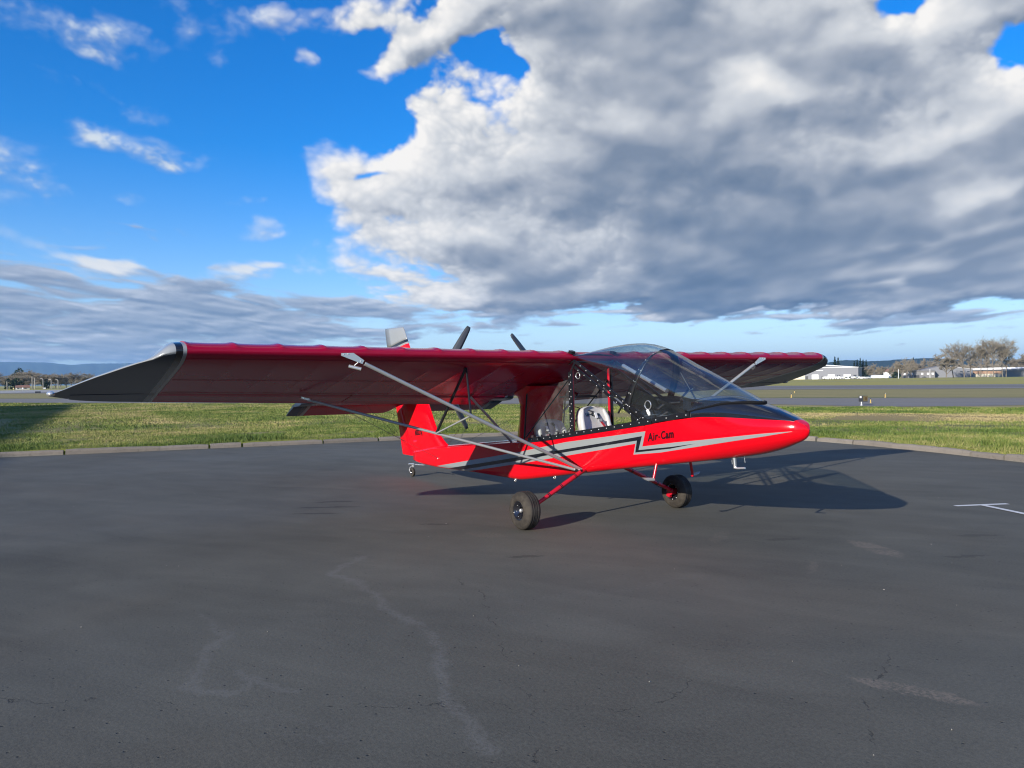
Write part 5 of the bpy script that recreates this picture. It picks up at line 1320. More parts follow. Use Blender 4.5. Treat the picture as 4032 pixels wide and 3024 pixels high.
# windshield hoop
hp_ = [(0.735, -0.325, 1.36), (0.775, -0.328, 1.48), (0.835, -0.322, 1.62), (0.895, -0.300, 1.75), (0.945, -0.255, 1.865), (0.985, -0.175, 1.955), (1.01, -0.085, 2.000), (1.02, 0, 2.012)]
hoop = hp_ + [(x, -y, z) for x, y, z in hp_[-2::-1]]
mb = MB(); rows = []
for i, p in enumerate(hoop):
    p = Vector(p); d = (Vector(hoop[min(i + 1, len(hoop) - 1)]) - Vector(hoop[max(i - 1, 0)])).normalized(); ax = Vector((0.93, 0, 0.36)); ax = (ax - d * ax.dot(d)).normalized(); nn = d.cross(ax)
    rows.append([p + ax * a + nn * c for a, c in ((0.043, 0.006), (0.043, -0.006), (-0.043, -0.006), (-0.043, 0.006))])
mb.grid(rows, True, True); hoop_o = mb.build('windshield_hoop', M['black_frame'], AC, fix=True)
rivets(hoop_o, [Vector(hp_[i]).lerp(Vector(hp_[i + 1]), 0.4) + Vector((dx, -0.009, dz)) for i in range(0, 6) for dx, dz in ((-0.012, 0.006), (0.014, -0.004))])

# windshield: one blown sheet from the wing leading edge down to the nose
TOPZ = smooth_interp([-0.22, 0.0, 0.23, 0.40, 0.54, 0.66, 0.78, 0.91, 1.02, 1.14, 1.40, 1.68, 2.01, 2.34], [2.012, 2.056, 2.092, 2.106, 2.112, 2.110, 2.098, 2.070, 2.034, 1.986, 1.866, 1.748, 1.596, 1.452])
def ws_base(x):
    if x <= 1.60:
        t = (x + 0.22) / 1.82; return 0.315 + 0.018 * math.sin(PI * t), 1.990 + (1.372 - 1.990) * t
    t = (x - 1.60) / 0.74; a = math.sqrt(max(0.0, 1 - t ** 1.35))
    q = cowl_pt(x, a * 0.87); return q.y, q.z + 0.006
mb = MB(); rows = []
for x in list(np.linspace(-0.22, 1.6, 30)) + list(np.linspace(1.64, 2.338, 18)):
    yb, zb = ws_base(x); zt = max(TOPZ(x), zb + 0.002); row = []
    for k in range(25):
        a = -PI / 2 + PI * k / 24; row.append(Vector((x, yb * math.copysign(abs(math.sin(a)) ** 0.88, a), zb + (zt - zb) * max(math.cos(a), 0) ** 0.80)))
    rows.append(row)
mb.grid(rows, True); ws = mb.build('windshield', M['windshield'], AC, fix=True)
seal = []
for x in list(np.linspace(1.60, 2.3, 22)) + [2.325, 2.338]: yb, zb = ws_base(x); seal.append((x, -yb, zb + 0.002))
sl_r = [0.006 + 0.009 * (i / (len(seal) - 1)) for i in range(len(seal))]
mb = MB(); mb.tube(seal + [(2.343, 0, 1.452)] + [(x, -y, z) for x, y, z in seal[::-1]], sl_r + [0.015] + sl_r[::-1], 8); mb.build('windshield_seal', M['cloth_black'], AC)
mb = MB(); mb.tube([(-0.222, -0.32, 1.992), (-0.222, -0.16, 2.006), (-0.222, 0, 2.012), (-0.222, 0.16, 2.006), (-0.222, 0.32, 1.992)], 0.008, 8); mb.build('windshield_edge', M['black_frame'], AC)
for s in (-1, 1):
    mb = MB(); mb.box((-0.225, s * 0.335, 2.035), (0.06, 0.06, 0.035), Matrix.Rotation(0.3, 3, 'Y')); mb.build('corner_bracket', M['black_frame'], AC)

# instrument pod and black side curtain under the windshield edge
mb = MB(); mb.prism([(0.80, 1.27), (1.62, 1.31), (1.62, 1.48), (1.30, 1.455), (0.95, 1.50), (0.80, 1.44)], 0.27, (0, 0, 0)); mb.build('instrument_panel', M['cloth_black'], AC, bevel=0.03)
mb = MB(); mb.add([(0.80, -0.312, 1.20), (1.62, -0.300, 1.30), (1.60, -0.302, 1.366), (0.765, -0.312, 1.615), (0.76, -0.312, 1.42)], [(0, 1, 2, 3, 4)])
mb.add([(0.80, -0.302, 1.20), (1.62, -0.290, 1.30), (1.60, -0.292, 1.366), (0.765, -0.302, 1.615), (0.76, -0.302, 1.42)], [(4, 3, 2, 1, 0)])
mb.build('side_curtain', M['cloth_black'], AC)
mb = MB(); mb.add([(1.09, -0.331, 1.235), (1.62, -0.312, 1.31), (1.60, -0.318, 1.372), (0.80, -0.332, 1.62), (0.745, -0.332, 1.44)], [(0, 1, 2, 3, 4)]); mb.build('quarter_window', M['windshield'], AC)
mb = MB(); mb.lathe([(0.047, -0.006), (0.054, 0), (0.047, 0.006), (0.040, 0), (0.047, -0.006)], (1.075, -0.325, 1.412), 'Y', 20); mb.build('cable_loop', M['alu_bright'], AC)
mb = MB(); mb.tube([(1.065, -0.325, 1.36), (1.09, -0.325, 1.325), (1.10, -0.325, 1.30)], [0.016, 0.020, 0.012], 8); mb.build('lock_tag', M['dial'], AC)
mb = MB(); mb.tube([(0.86, -0.318, 1.215), (0.98, -0.320, 1.285), (1.15, -0.318, 1.31), (1.32, -0.312, 1.305), (1.45, -0.31, 1.32)], 0.004, 6); mb.build('cable', M['alu'], AC)
mb = MB(); mb.lathe([(0.038, -0.005), (0.045, 0), (0.038, 0.005), (0.031, 0), (0.038, -0.005)], (-0.155, -0.30, 1.745), 'Y', 20); mb.build('throttle_ring', M['alu_bright'], AC)
for y0 in (-0.05,):
    mb = MB(); mb.tube([(0.22, 0.10, 1.86), (1.02, 0.02, 1.56)], 0.024, 10); mb.build('shade_roll', M['alu_bright'], AC)
mb = MB(); mb.tube([(0.15, 0.32, 1.62), (-0.12, 0.32, 1.27)], 0.012, 8); mb.build('diagonal_tube', M['black_frame'], AC)

# ---- seats with belts
def seat(x, z, label, letters):
    root = empty('seat', (x, 0, z)); root.parent = AC; root['label'] = label
    mb = MB(); rows = []
    prof = [(0.00, 0.20), (0.08, 0.222), (0.18, 0.235), (0.26, 0.228), (0.315, 0.205), (0.350, 0.165), (0.370, 0.10), (0.378, 0.03)]
    for h, w in prof:
        rows.append([Vector((-0.24 * h + 0.035 * (abs(t) ** 2.5) + 0.006 * math.cos(h * 90) * (abs(t) < 0.62) + 0.03, w * t, h)) for t in np.linspace(-1, 1, 17)] + [Vector((-0.24 * h - 0.05 + 0.02 * abs(t), w * t, h)) for t in np.linspace(1, -1, 17)])
    mb.grid(rows, True, True); mb.add(rows[-1], [tuple(range(34))])
    mb.build('backrest', M['vinyl'], root, fix=True)
    for s in (-1, 1):
        mb = MB(); mb.tube([(0.045, s * 0.19, 0.0), (0.03, s * 0.212, 0.12), (0.0, s * 0.205, 0.24), (-0.03, s * 0.17, 0.335)], [0.03, 0.034, 0.03, 0.02], 10); mb.build('bolster', M['vinyl'], root)
    mb = MB(); rows = []
    for k in range(9):
        q = k / 8; rows.append([Vector((0.02 + 0.42 * q, 0.21 * t, 0.0 + 0.05 * (1 - t * t) - 0.02 * math.sin(q * PI) + 0.03 * q - 0.05)) for t in np.linspace(-1, 1, 9)] + [Vector((0.02 + 0.42 * q, 0.21 * t, -0.12)) for t in np.linspace(1, -1, 9)])
    mb.grid(rows, True, True); mb.add(rows[-1], [tuple(range(18))]); mb.add(rows[0], [tuple(range(18))]); mb.build('cushion', M['vinyl'], root, fix=True)
    for y0, y1 in ((-0.02, 0.115), (0.0, -0.115)):
        if letters and y1 < 0: continue
        pts = [Vector((-0.20, -0.29, 0.40)), Vector((-0.03, -0.02, 0.315)), Vector((0.035, 0.05, 0.205)), Vector((0.075, 0.155, 0.065))] if letters else [Vector((-0.33, y0 * 0.2, 0.40)), Vector((-0.05, y0 + (y1 - y0) * 0.45, 0.33)), Vector((0.045, y1, 0.17)), Vector((0.075, y1 * 1.2, 0.02))]
        b1 = MB(); rows = [[p + Vector((0, -0.021, 0)), p + Vector((0, 0.021, 0)), p + Vector((0.004, 0.021, 0.002)), p + Vector((0.004, -0.021, 0.002))] for p in pts[:3]]; b1.grid(rows, False, True); bo = b1.build('seat_belt', M['belt'], root)
        b2 = MB(); rows = [[p + Vector((0.002, -0.018, 0)), p + Vector((0.002, 0.018, 0)), p + Vector((0.007, 0.018, 0.002)), p + Vector((0.007, -0.018, 0.002))] for p in (pts[2], pts[3])]; b2.grid(rows, False, True); b2.build('belt_end', M['belt_red'], root)
        b3 = MB(); c_ = pts[1].lerp(pts[2], 0.45) + Vector((0.012, 0, 0)); b3.box(c_, (0.008, 0.036, 0.075), Matrix.Rotation(-0.5, 3, 'Y')); b3.build('belt_label', M['dial'], root)
        b4 = MB(); b4.box(pts[2] + Vector((0.01, 0, 0)), (0.016, 0.050, 0.034)); b4.build('buckle', M['alu_bright'], root)
    if letters:
        ez = Vector((-0.23, 0, 0.97)).normalized(); m4 = Matrix((Vector((0, 1, 0)), ez, Vector((0, 1, 0)).cross(ez))).transposed().to_4x4()
        m4.translation = (-0.026, -0.150, 0.255); text_obj('lettering', 'Air', 0.068, M['stripe_black'], root, m4, 0, 0.002)
        m4 = m4.copy(); m4.translation = (-0.026, -0.030, 0.255); text_obj('lettering', 'Cam', 0.068, M['stripe_black'], root, m4, 0, 0.002)
        mb = MB(); mb.box((-0.029, -0.045, 0.276), (0.008, 0.012, 0.010)); mb.build('lettering', M['stripe_black'], root)
    return root
seat(-0.20, 0.985, 'white front seat with black lettering on its backrest', True)
seat(-1.09, 0.79, 'white rear seat seen through the side window', False)
mb = MB(); mb.tube([(-0.52, -0.30, 1.48), (-0.52, 0.30, 1.48)], 0.014, 8); mb.build('cross_tube', M['black_frame'], AC)

# ---- wings
WLE0, WLE1 = Vector((-0.218, 0, 1.990)), Vector((-0.218, 0, 2.013)); WTE0, WTE1 = Vector((-2.020, 0, 1.362)), Vector((-2.078, 0, 1.510)); WCH = 1.92
def wing_axes(y):                                              # the wing is washed out: less incidence at the tip than at the root
    t = min(1.0, max(0.0, (abs(y) - 0.33) / 4.446)); a, c = WLE0.lerp(WLE1, t), WTE0.lerp(WTE1, t); d = c - a
    up = Vector((d.z, 0, -d.x)).normalized(); return a, d, (up if up.z > 0 else -up)
HINGE = 0.772
def foil(s_, t=0.135, m=0.035, p=0.38):
    s_ = min(max(s_, 0.0), 1.0)
    yt = 5 * t * (0.2969 * math.sqrt(s_) - 0.126 * s_ - 0.3516 * s_ ** 2 + 0.2843 * s_ ** 3 - 0.1036 * s_ ** 4)
    yc = m / p ** 2 * (2 * p * s_ - s_ * s_) if s_ < p else m / (1 - p) ** 2 * ((1 - 2 * p) + 2 * p * s_ - s_ * s_)
    return yc + yt, yc - yt
TIP_LE = smooth_interp([4.776, 4.88, 4.97, 5.04, 5.13, 5.235, 5.35, 5.455, 5.575, 5.70, 5.775], [0.0, 0.004, 0.026, 0.060, 0.100, 0.175, 0.285, 0.387, 0.528, 0.690, 0.770])
TIP_TE = smooth_interp([4.776, 5.15, 5.36, 5.52, 5.66, 5.775], [1.0, 0.975, 0.945, 0.910, 0.850, 0.800])
def wpt(y, s_, h): a, d, up = wing_axes(y); q = a + d * s_ + up * (h * WCH); return Vector((q.x, y, q.z))
SS_U = [0.772, 0.66, 0.55, 0.44, 0.34, 0.25, 0.18, 0.12, 0.075, 0.045, 0.024, 0.010, 0.003, 0.0]
SS_L = [0.003, 0.010, 0.022, 0.04, 0.07, 0.11, 0.17, 0.25, 0.34, 0.45, 0.56, 0.66, 0.772]
RIBS = [4.776 - 0.437 * k for k in range(11)]
def mixk(a, c, ay): t = min(1.0, max(0.0, (ay - 4.80) / 0.24)); t = t * t * (3 - 2 * t); return c + (a - c) * t
def wing_section(y, send=HINGE):
    ay = abs(y); s0 = TIP_LE(ay) if ay > 4.776 else 0.0; s1 = TIP_TE(ay) if ay > 4.776 else 1.0; k = max(s1 - s0, 0.004)
    row = []
    thick = (k ** 0.9) * (1.0 - 0.72 * min(1.0, max(0.0, (ay - 4.80) / 0.30))) if ay > 4.776 else 1.0
    # fabric: pulled over the ribs at the nose, flat bays between
    d = min(abs(ay - r_) for r_ in RIBS); ridge_ = math.exp(-(d / 0.035) ** 2); bay = min(d / 0.2185, 1.0)
    inside = ay <= 4.80
    for q in SS_U:
        sg = s0 + (min(send, s1) - s0) * q / HINGE; loc = (sg - s0) / k; u_, l_ = foil(loc)
        add = 0.0
        if inside: add = (0.0055 * ridge_ - 0.0024 * bay) * math.exp(-(loc / 0.20) ** 2) + 0.0012 * ridge_
        if ay > 4.776: l0 = foil(max(sg, 0.03))[1]; u_ = l0 + (u_ - l_) * thick; row.append(wpt(y, sg, mixk(u_, foil(loc)[0], ay))); continue
        row.append(wpt(y, sg, u_ + add))
    for q in SS_L:
        sg = s0 + (min(send, s1) - s0) * q / HINGE; loc = (sg - s0) / k; u_, l_ = foil(loc)
        add = (-0.0012 * ridge_ + 0.0009 * bay) if inside and loc > 0.03 else 0.0
        if ay > 4.776: row.append(wpt(y, sg, mixk(foil(max(sg, 0.03))[1] + 0.002 * (1 - loc), foil(loc)[1], ay))); continue
        row.append(wpt(y, sg, l_ + add))
    return row
def aft_section(y, s0=HINGE + 0.006):
    ay = abs(y); s1 = TIP_TE(ay) if ay > 4.776 else 1.0; sl0 = TIP_LE(ay) if ay > 4.776 else 0.0; k = max(s1 - sl0, 0.01); thick = k ** 0.75 if ay > 4.776 else 1.0
    up, lo = [], []
    for t in (0, 0.12, 0.35, 0.6, 0.85, 1.0):
        sg = s0 + (s1 - s0) * t; u_, l_ = foil((sg - sl0) / k)
        e_ = 0.006 if t == 0 else 0.0; mid = (u_ + l_) / 2; hh = max((u_ - l_) / 2, 0.0022) * (0.86 if t == 0 else 1)
        if ay > 4.776: mid = mixk(foil(sg)[1] + hh * thick, mid, ay)
        up.append(wpt(y, sg, mid + hh * thick)); lo.append(wpt(y, sg, mid - hh * thick - 0.0015))
    return up + lo[::-1]
def loft(name, ys, fn, m, parent, closed=True):
    mb = MB(); rows = [fn(y) for y in ys]; mb.grid(rows, True, closed); n = len(rows[0])
    mb.add(rows[0], [tuple(range(n))]); mb.add(rows[-1], [tuple(range(n))[::-1]])
    o = mb.build(name, m, parent, fix=True); o.data.set_sharp_from_angle(angle=R(38)); return o
def wing(s, label):
    ys = []
    for i in range(len(RIBS)):
        r_ = RIBS[i]; ys += [r_ + dy for dy in (-0.10, -0.055, -0.03, -0.012, 0.0, 0.012, 0.03, 0.055, 0.10) if 0.335 <= r_ + dy <= 4.776]; ys.append(r_ - 0.2185)
    ys = sorted(set(round(max(0.335, q), 4) for q in ys))
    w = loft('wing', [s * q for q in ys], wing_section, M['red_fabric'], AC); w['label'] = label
    loft('tip_band', [s * q for q in (4.7765, 4.79, 4.808)], wing_section, M['grey_paint'], w); loft('tip_band', [s * q for q in (4.8085, 4.83, 4.868)], wing_section, M['stripe_black'], w)
    tip_y = [s * q for q in (4.8685, 4.90, 4.93, 4.965, 5.0, 5.045, 5.1, 5.17, 5.25, 5.34, 5.43, 5.52, 5.60, 5.66, 5.71, 5.745)]
    rows = [wing_section(y, HINGE if abs(y) < 5.60 else 2) for y in tip_y]; cut = len(SS_U) + 1
    mb = MB(); mb.grid([r_[:cut + 1] for r_ in rows], True); mb.add(rows[-1], [tuple(range(len(rows[-1])))[::-1]]); mb.build('wing_tip', M['grey_paint'], w, fix=True)
    mb = MB(); mb.grid([r_[cut:] for r_ in rows], True); o = mb.build('tip_underside', M['charcoal'], w)
    mb = MB(); mb.grid([[r_[-1], r_[0]] for r_ in rows], False); mb.build('tip_spar', M['charcoal'], w)
    # trailing edge: aileron outboard, flap inboard, with their own tip bands
    a = loft('aileron', [s * q for q in np.linspace(2.62, 4.776, 9)], aft_section, M['red_fabric'], w)
    loft('flap', [s * q for q in np.linspace(0.52, 2.605, 9)], aft_section, M['red_fabric'], w)
    loft('aileron_band', [s * q for q in (4.777, 4.808)], aft_section, M['grey_paint'], w); loft('aileron_band', [s * q for q in (4.8085, 4.868)], aft_section, M['stripe_black'], w)
    loft('aileron_end', [s * q for q in (4.8685, 5.0, 5.15, 5.3, 5.42, 5.50, 5.56, 5.59)], aft_section, M['charcoal'], w)
    mb = MB(); c_ = wpt(s * 5.755, 0.775, -0.004); mb.ball(c_, 0.045, 12, (1.6, 0.9, 0.62)); mb.build('navigation_light', M['alu_bright'], w)
    # seam tape where the leading-edge sheet ends
    for q, wd in ((0.05, 0.004), (0.43, 0.003), (0.74, 0.003)):
        mb = MB(); pts = [wpt(s * yy, q, foil(q)[1] - 0.0015) for yy in np.linspace(0.36, 4.76, 12)]; mb.tube(pts, wd, 4, sq=0.5); mb.build('seam', M['red_fabric'], w)
    return w
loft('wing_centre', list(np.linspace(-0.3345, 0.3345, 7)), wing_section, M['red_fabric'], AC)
WR = wing(-1, 'near red wing with dark grey drooped tip'); WL = wing(1, 'far red wing seen beyond the windshield')

# lift struts, jury struts and their fittings
for s in (-1, 1):
    ft = Vector((-0.205, s * 3.066, 1.888)); fb = Vector((-0.055, s * 0.345, 0.610)); rt = wpt(s * 3.18, 0.765, foil(0.765)[1] - 0.035); rb = Vector((-0.13, s * 0.335, 0.592))
    mb = MB(); mb.tube([ft, fb], 0.0255, 12, sq=0.8); fs = mb.build('lift_strut', M['strut'], AC)
    mb = MB(); mb.tube([rt, rb], 0.0205, 12, sq=0.8); rs_ = mb.build('lift_strut', M['strut'], AC)
    mb = MB(); mb.prism([(0, 0), (0.13, 0.004), (0.245, -0.072), (0.225, -0.108), (0.0, -0.026)], 0.004, (-0.195, s * 3.322, 1.992), (0.0, -s, 0), (0, 0, 1)); p = mb.build('strut_fitting', M['alu_bright'], AC)
    for dx, dz in ((0.02, -0.012), (0.07, -0.008), (0.205, -0.08)):
        o = link('bolt', RIV, p); o.location = (-0.195 + 0.005, s * (3.322 - dx), 1.992 + dz); o.rotation_euler = (0, 0, PI / 2); o.scale = (1.1,) * 3
    mb = MB(); mb.tube([Vector((-0.30, s * 3.20, 1.865)), Vector((-0.24, s * 3.09, 1.832))], 0.018, 12); mb.tube([Vector((-0.27, s * 3.15, 1.87)), Vector((-0.25, s * 3.12, 1.90))], 0.006, 6); mb.build('camera_mount', M['alu_bright'], AC)
    mb = MB(); mb.box(rt + Vector((0.0, s * 0.03, 0.012)), (0.05, 0.12, 0.02), Matrix.Rotation(s * 0.28, 3, 'X')); mb.build('strut_fitting', M['alu_bright'], AC)
    mb = MB(); mb.box((fb + rb) / 2 + Vector((0, s * 0.03, 0.0)), (0.16, 0.02, 0.03)); p = mb.build('strut_fitting', M['black_frame'], AC)
    for dx in (-0.09, -0.03, 0.05):
        o = link('bolt', RIV, p); o.location = (fb + rb) / 2 + Vector((dx, s * 0.05, 0.012)); o.scale = (1.3,) * 3; o.rotation_euler = (0, 0, 0 if s < 0 else PI)
    jf = ft.lerp(fb, 0.45); jr = rt.lerp(rb, 0.465); jw = wpt(s * 1.72, 0.13, foil(0.13)[1]) + Vector((0, 0, 0.0))
    mb = MB(); mb.tube([jw, jf + Vector((0, 0, -0.02))], 0.0125, 8); mb.build('jury_strut', M['black_frame'], AC)
    mb = MB(); mb.tube([jw, jr], 0.017, 8); mb.build('jury_strut', M['black_frame'], AC)
    mb = MB(); mb.tube([jr, jf], 0.0105, 8); mb.build('jury_strut', M['grey_paint'], AC)
    mb = MB(); mb.tube([wpt(s * 0.93, 0.80, foil(0.8)[1]), Vector((-1.72, s * 0.235, 0.842))], 0.0205, 10, sq=0.8); mb.build('drag_strut', M['strut'], AC)

# ---- engines and pusher propellers on top of the wing
def engine(s):
    root = empty('engine', (-1.55, s * 0.895, 1.86)); root.parent = AC
    tilt = Matrix.Rotation(0.10, 3, 'Y')
    mb = MB(); mb.box((0, 0, 0.0), (0.52, 0.24, 0.20)); mb.build('crankcase', M['black_frame'], root, bevel=0.03)
    for y in (-1, 1):
        for x in (-0.10, 0.14):
            mb = MB(); mb.tube([(x, y * 0.12, 0.02), (x, y * 0.27, 0.02)], 0.065, 12); mb.build('cylinder_barrel', M['alu'], root)
    mb = MB(); mb.tube([(-0.25, 0, -0.03), (-0.52, 0, -0.06), (-0.93, 0, -0.10)], [0.10, 0.08, 0.045], 12); mb.build('gearbox', M['black_frame'], root)
    mb = MB(); mb.tube([(0.1, 0.1, -0.1), (0.15, 0.12, -0.22)], 0.02, 6); mb.tube([(-0.2, -0.1, -0.1), (-0.25, -0.12, -0.26)], 0.02, 6); mb.tube([(0.1, -0.1, -0.1), (0.15, -0.12, -0.22)], 0.02, 6); mb.tube([(-0.2, 0.1, -0.1), (-0.25, 0.12, -0.26)], 0.02, 6); mb.build('engine_mount', M['black_frame'], root)
    return root
def propeller(s, angles, label):
    root = empty('propeller', (-2.50, s * 0.895, 1.760)); root.parent = AC; root['label'] = label
    mb = MB(); mb.lathe([(0, 0.06), (0.05, 0.05), (0.07, 0.0), (0.07, -0.06), (0.03, -0.09), (0, -0.095)], (0, 0, 0), 'X', 16); mb.build('hub', M['black_frame'], root)
    for a in angles:
        d = Vector((0, math.cos(R(a)), math.sin(R(a)))); e = Vector((0, -math.sin(R(a)), math.cos(R(a)))); f = Vector((1, 0, 0)); mb = MB(); rows = []
        for r_, c_, tw, th in ((0.06, 0.05, 60, 0.022), (0.16, 0.085, 42, 0.018), (0.30, 0.118, 28, 0.014), (0.50, 0.118, 19, 0.010), (0.70, 0.100, 14, 0.007), (0.82, 0.080, 12, 0.005), (0.865, 0.058, 12, 0.004)):
            ce = e * math.cos(R(tw)) + f * math.sin(R(tw)) * s; cn = d.cross(ce); rows.append([d * r_ + ce * c_ * q + cn * th * h for q, h in ((-0.5, 0), (-0.2, 0.9), (0.2, 0.8), (0.5, 0), (0.2, -0.5), (-0.2, -0.5))])
        mb.grid(rows, True, True); mb.add(rows[-1], [tuple(range(6))]); mb.add(rows[0], [tuple(range(6))[::-1]]); mb.build('blade', M['prop'], root, fix=True)
engine(-1); engine(1)
propeller(-1, (57.5, 177.5, -61.5), 'near three bladed pusher propeller'); propeller(1, (132.5, 252.5, 12.5), 'far three bladed pusher propeller')

# ---- tail: fin, rudder, tailplane
def xz(a, c, t): return (a[0] + (c[0] - a[0]) * t, a[1] + (c[1] - a[1]) * t)
FIN_LE = [(-3.80, 0.605), (-3.95, 0.655), (-4.06, 0.715), (-4.175, 0.79), (-4.29, 0.895), (-4.37, 1.00), (-4.584, 1.33), (-4.90, 1.78), (-5.241, 2.27), (-5.40, 2.52), (-5.44, 2.58), (-5.485, 2.630), (-5.56, 2.672), (-5.65, 2.692)]
HNG = [(-5.15, 0.40), (-5.615, 1.29), (-6.02, 2.26), (-6.22, 2.66)]
RUD_TE = [(-5.575, 0.365), (-5.588, 0.385), (-5.839, 1.239), (-6.158, 2.30), (-6.31, 2.66)]
def poly_x(pl, z):
    for a, c in zip(pl[:-1], pl[1:]):
        if a[1] <= z <= c[1]: return a[0] + (c[0] - a[0]) * (z - a[1]) / (c[1] - a[1])
    return pl[0][0] if z < pl[0][1] else pl[-1][0]
def fin_slab(name, zs, le, te, th, m, parent, slope=0.0, zle=None):
    """stack of lens-shaped slices between two edges; slope tilts the slices"""
    mb = MB(); rows = []
    for z in zs:
        x0, x1 = poly_x(le, z), poly_x(te, z)
        for _ in range(6):
            if slope: x0 = poly_x(le, z + slope * (x0 + 5.8)); x1 = poly_x(te, z + slope * (x1 + 5.8))
        rows.append([])
        for t, h in ((0, 0.12), (0.04, 0.55), (0.12, 0.86), (0.35, 1.0), (0.7, 0.80), (1.0, 0.52)):
            x = x0 + (x1 - x0) * t; rows[-1].append(Vector((x, -th * h, z + slope * (x + 5.8))))
        for t, h in ((1.0, 0.52), (0.7, 0.80), (0.35, 1.0), (0.12, 0.86), (0.04, 0.55), (0, 0.12)):
            x = x0 + (x1 - x0) * t; rows[-1].append(Vector((x, th * h, z + slope * (x + 5.8))))
    mb.grid(rows, True, True); mb.add(rows[0], [tuple(range(12))]); mb.add(rows[-1], [tuple(range(12))[::-1]])
    o = mb.build(name, m, parent, fix=True); o.data.set_sharp_from_angle(angle=R(40)); return o
fin = fin_slab('fin', [0.255, 0.30, 0.36, 0.42, 0.48, 0.54, 0.60, 0.66, 0.72, 0.79, 0.88, 0.98, 1.15, 1.35, 1.6, 1.85, 2.1, 2.30], FIN_LE, HNG, 0.036, M['red'], AC, 0.17)
# slices below the base of the fillet fade into the deck
fin_slab('fin_band', [2.3005, 2.335], FIN_LE, RUD_TE, 0.034, M['grey_paint'], fin, 0.17); fin_slab('fin_band', [2.3355, 2.385], FIN_LE, RUD_TE, 0.034, M['stripe_black'], fin, 0.17)
TOPTE = [(-6.145, 2.25), (-6.338, 2.70)]
capLE = FIN_LE
mb = MB(); rows = []
for z in (2.3855, 2.42, 2.46, 2.50, 2.54, 2.58, 2.605, 2.62):
    x0 = poly_x(FIN_LE, z + 0.17 * 0.35); x0 = poly_x(FIN_LE, min(z + 0.17 * (x0 + 5.8), 2.69)); x1 = poly_x(TOPTE, z + 0.17 * (-6.25 + 5.8) + 0.02)
    k = 1.0 if z < 2.6 else (0.8 if z < 2.61 else 0.45)
    lift = 0.055 * max(0, (z - 2.46) / 0.16)
    row = []
    for sgn, seq in ((-1, ((0, 0.12), (0.04, 0.55), (0.12, 0.86), (0.35, 1.0), (0.7, 0.80), (1.0, 0.40))), (1, ((1.0, 0.40), (0.7, 0.80), (0.35, 1.0), (0.12, 0.86), (0.04, 0.55), (0, 0.12)))):
        for t, h in seq:
            x = x0 + (x1 - x0) * t; row.append(Vector((x, sgn * 0.033 * h * k, z + 0.17 * (x + 5.8) * (1 - max(0, (z - 2.45) / 0.17) * 0.75) + lift + 0.045 * max(0, (z - 2.46) / 0.16) * t)))
    rows.append(row)
mb.grid(rows, True, True); mb.add(rows[-1], [tuple(range(12))[::-1]]); mb.add(rows[0], [tuple(range(12))]); mb.build('fin_cap', M['grey_paint'], fin, fix=True)
HNG2 = [(x - 0.012, z) for x, z in HNG]
rud = fin_slab('rudder', [0.375, 0.6, 0.9, 1.2, 1.5, 1.8, 2.1, 2.26, 2.29], HNG2, RUD_TE, 0.024, M['red'], AC, 0.0)
# fillet spreading from the fin into the deck
mb = MB(); rows = []
for k in range(11):
    x = -5.12 + 1.30 * k / 10; zt = SZT(x) + 0.03; yt = SYT(x) * 0.93; row = []
    hgt = 0.20 * (1 - (k / 10) ** 1.5) + 0.012
    for j in range(9):
        t = j / 8; row.append((yt * (1 - t) ** 2.4 + 0.030 * t * (1 - k / 14), zt - 0.022 + hgt * t ** 1.9))
    rows.append([Vector((x, -y, z)) for y, z in row] + [Vector((x, y, z)) for y, z in row[::-1]])
mb.grid(rows, True); mb.build('fin_fillet', M['red'], fin, fix=True)
m4 = Matrix((Vector((1, 0, 0.13)).normalized(), Vector((-0.13, 0, 1)).normalized(), Vector((0, -1, 0)))).transposed().to_4x4(); m4.translation = (-5.035, -0.037, 0.745)
text_obj('registration', 'N327SJ', 0.128, M['decal'], fin, m4, 0.0, 0.001, sx=0.66)

TPL, TPH, TPT = Vector((-4.86, 0, 1.405)), Vector((-5.43, 0, 1.315)), Vector((-5.84, 0, 1.130))
def tail_pt(q): return TPL.lerp(TPH, q / 0.585) if q < 0.585 else TPH.lerp(TPT, (q - 0.585) / 0.415)
TUP = Vector((0.2, 0, 0.98)).normalized()
T_LE = smooth_interp([0.0, 0.3, 1.75, 1.95, 2.04, 2.09], [0.0, 0.0, 0.02, 0.05, 0.12, 0.22])
T_TE = smooth_interp([0.0, 0.02, 0.25, 0.30, 1.9, 2.04, 2.09], [0.60, 0.61, 0.985, 1.0, 1.0, 1.0, 0.98])
def tail_section(lo, hi):
    def f(y):
        ay = abs(y); s0 = T_LE(ay) if lo == 0 else lo; s1 = min(T_TE(ay), hi) if hi < 1 else T_TE(ay); s1 = max(s1, s0 + 0.01); row = []
        seq = ((0, 0.15), (0.03, 0.55), (0.10, 0.85), (0.30, 1.0), (0.65, 0.80), (1.0, 0.5 if hi < 1 else 0.12))
        if lo > 0: seq = ((0, 0.5), (0.1, 0.62), (0.3, 0.5), (0.6, 0.32), (0.85, 0.2), (1.0, 0.10))
        for sg, sq_ in ((1, seq[::-1]), (-1, seq)):
            for t, h in sq_:
                q = tail_pt(s0 + (s1 - s0) * t) + TUP * (sg * 0.042 * h); row.append(Vector((q.x, y, q.z)))
        return row
    return f
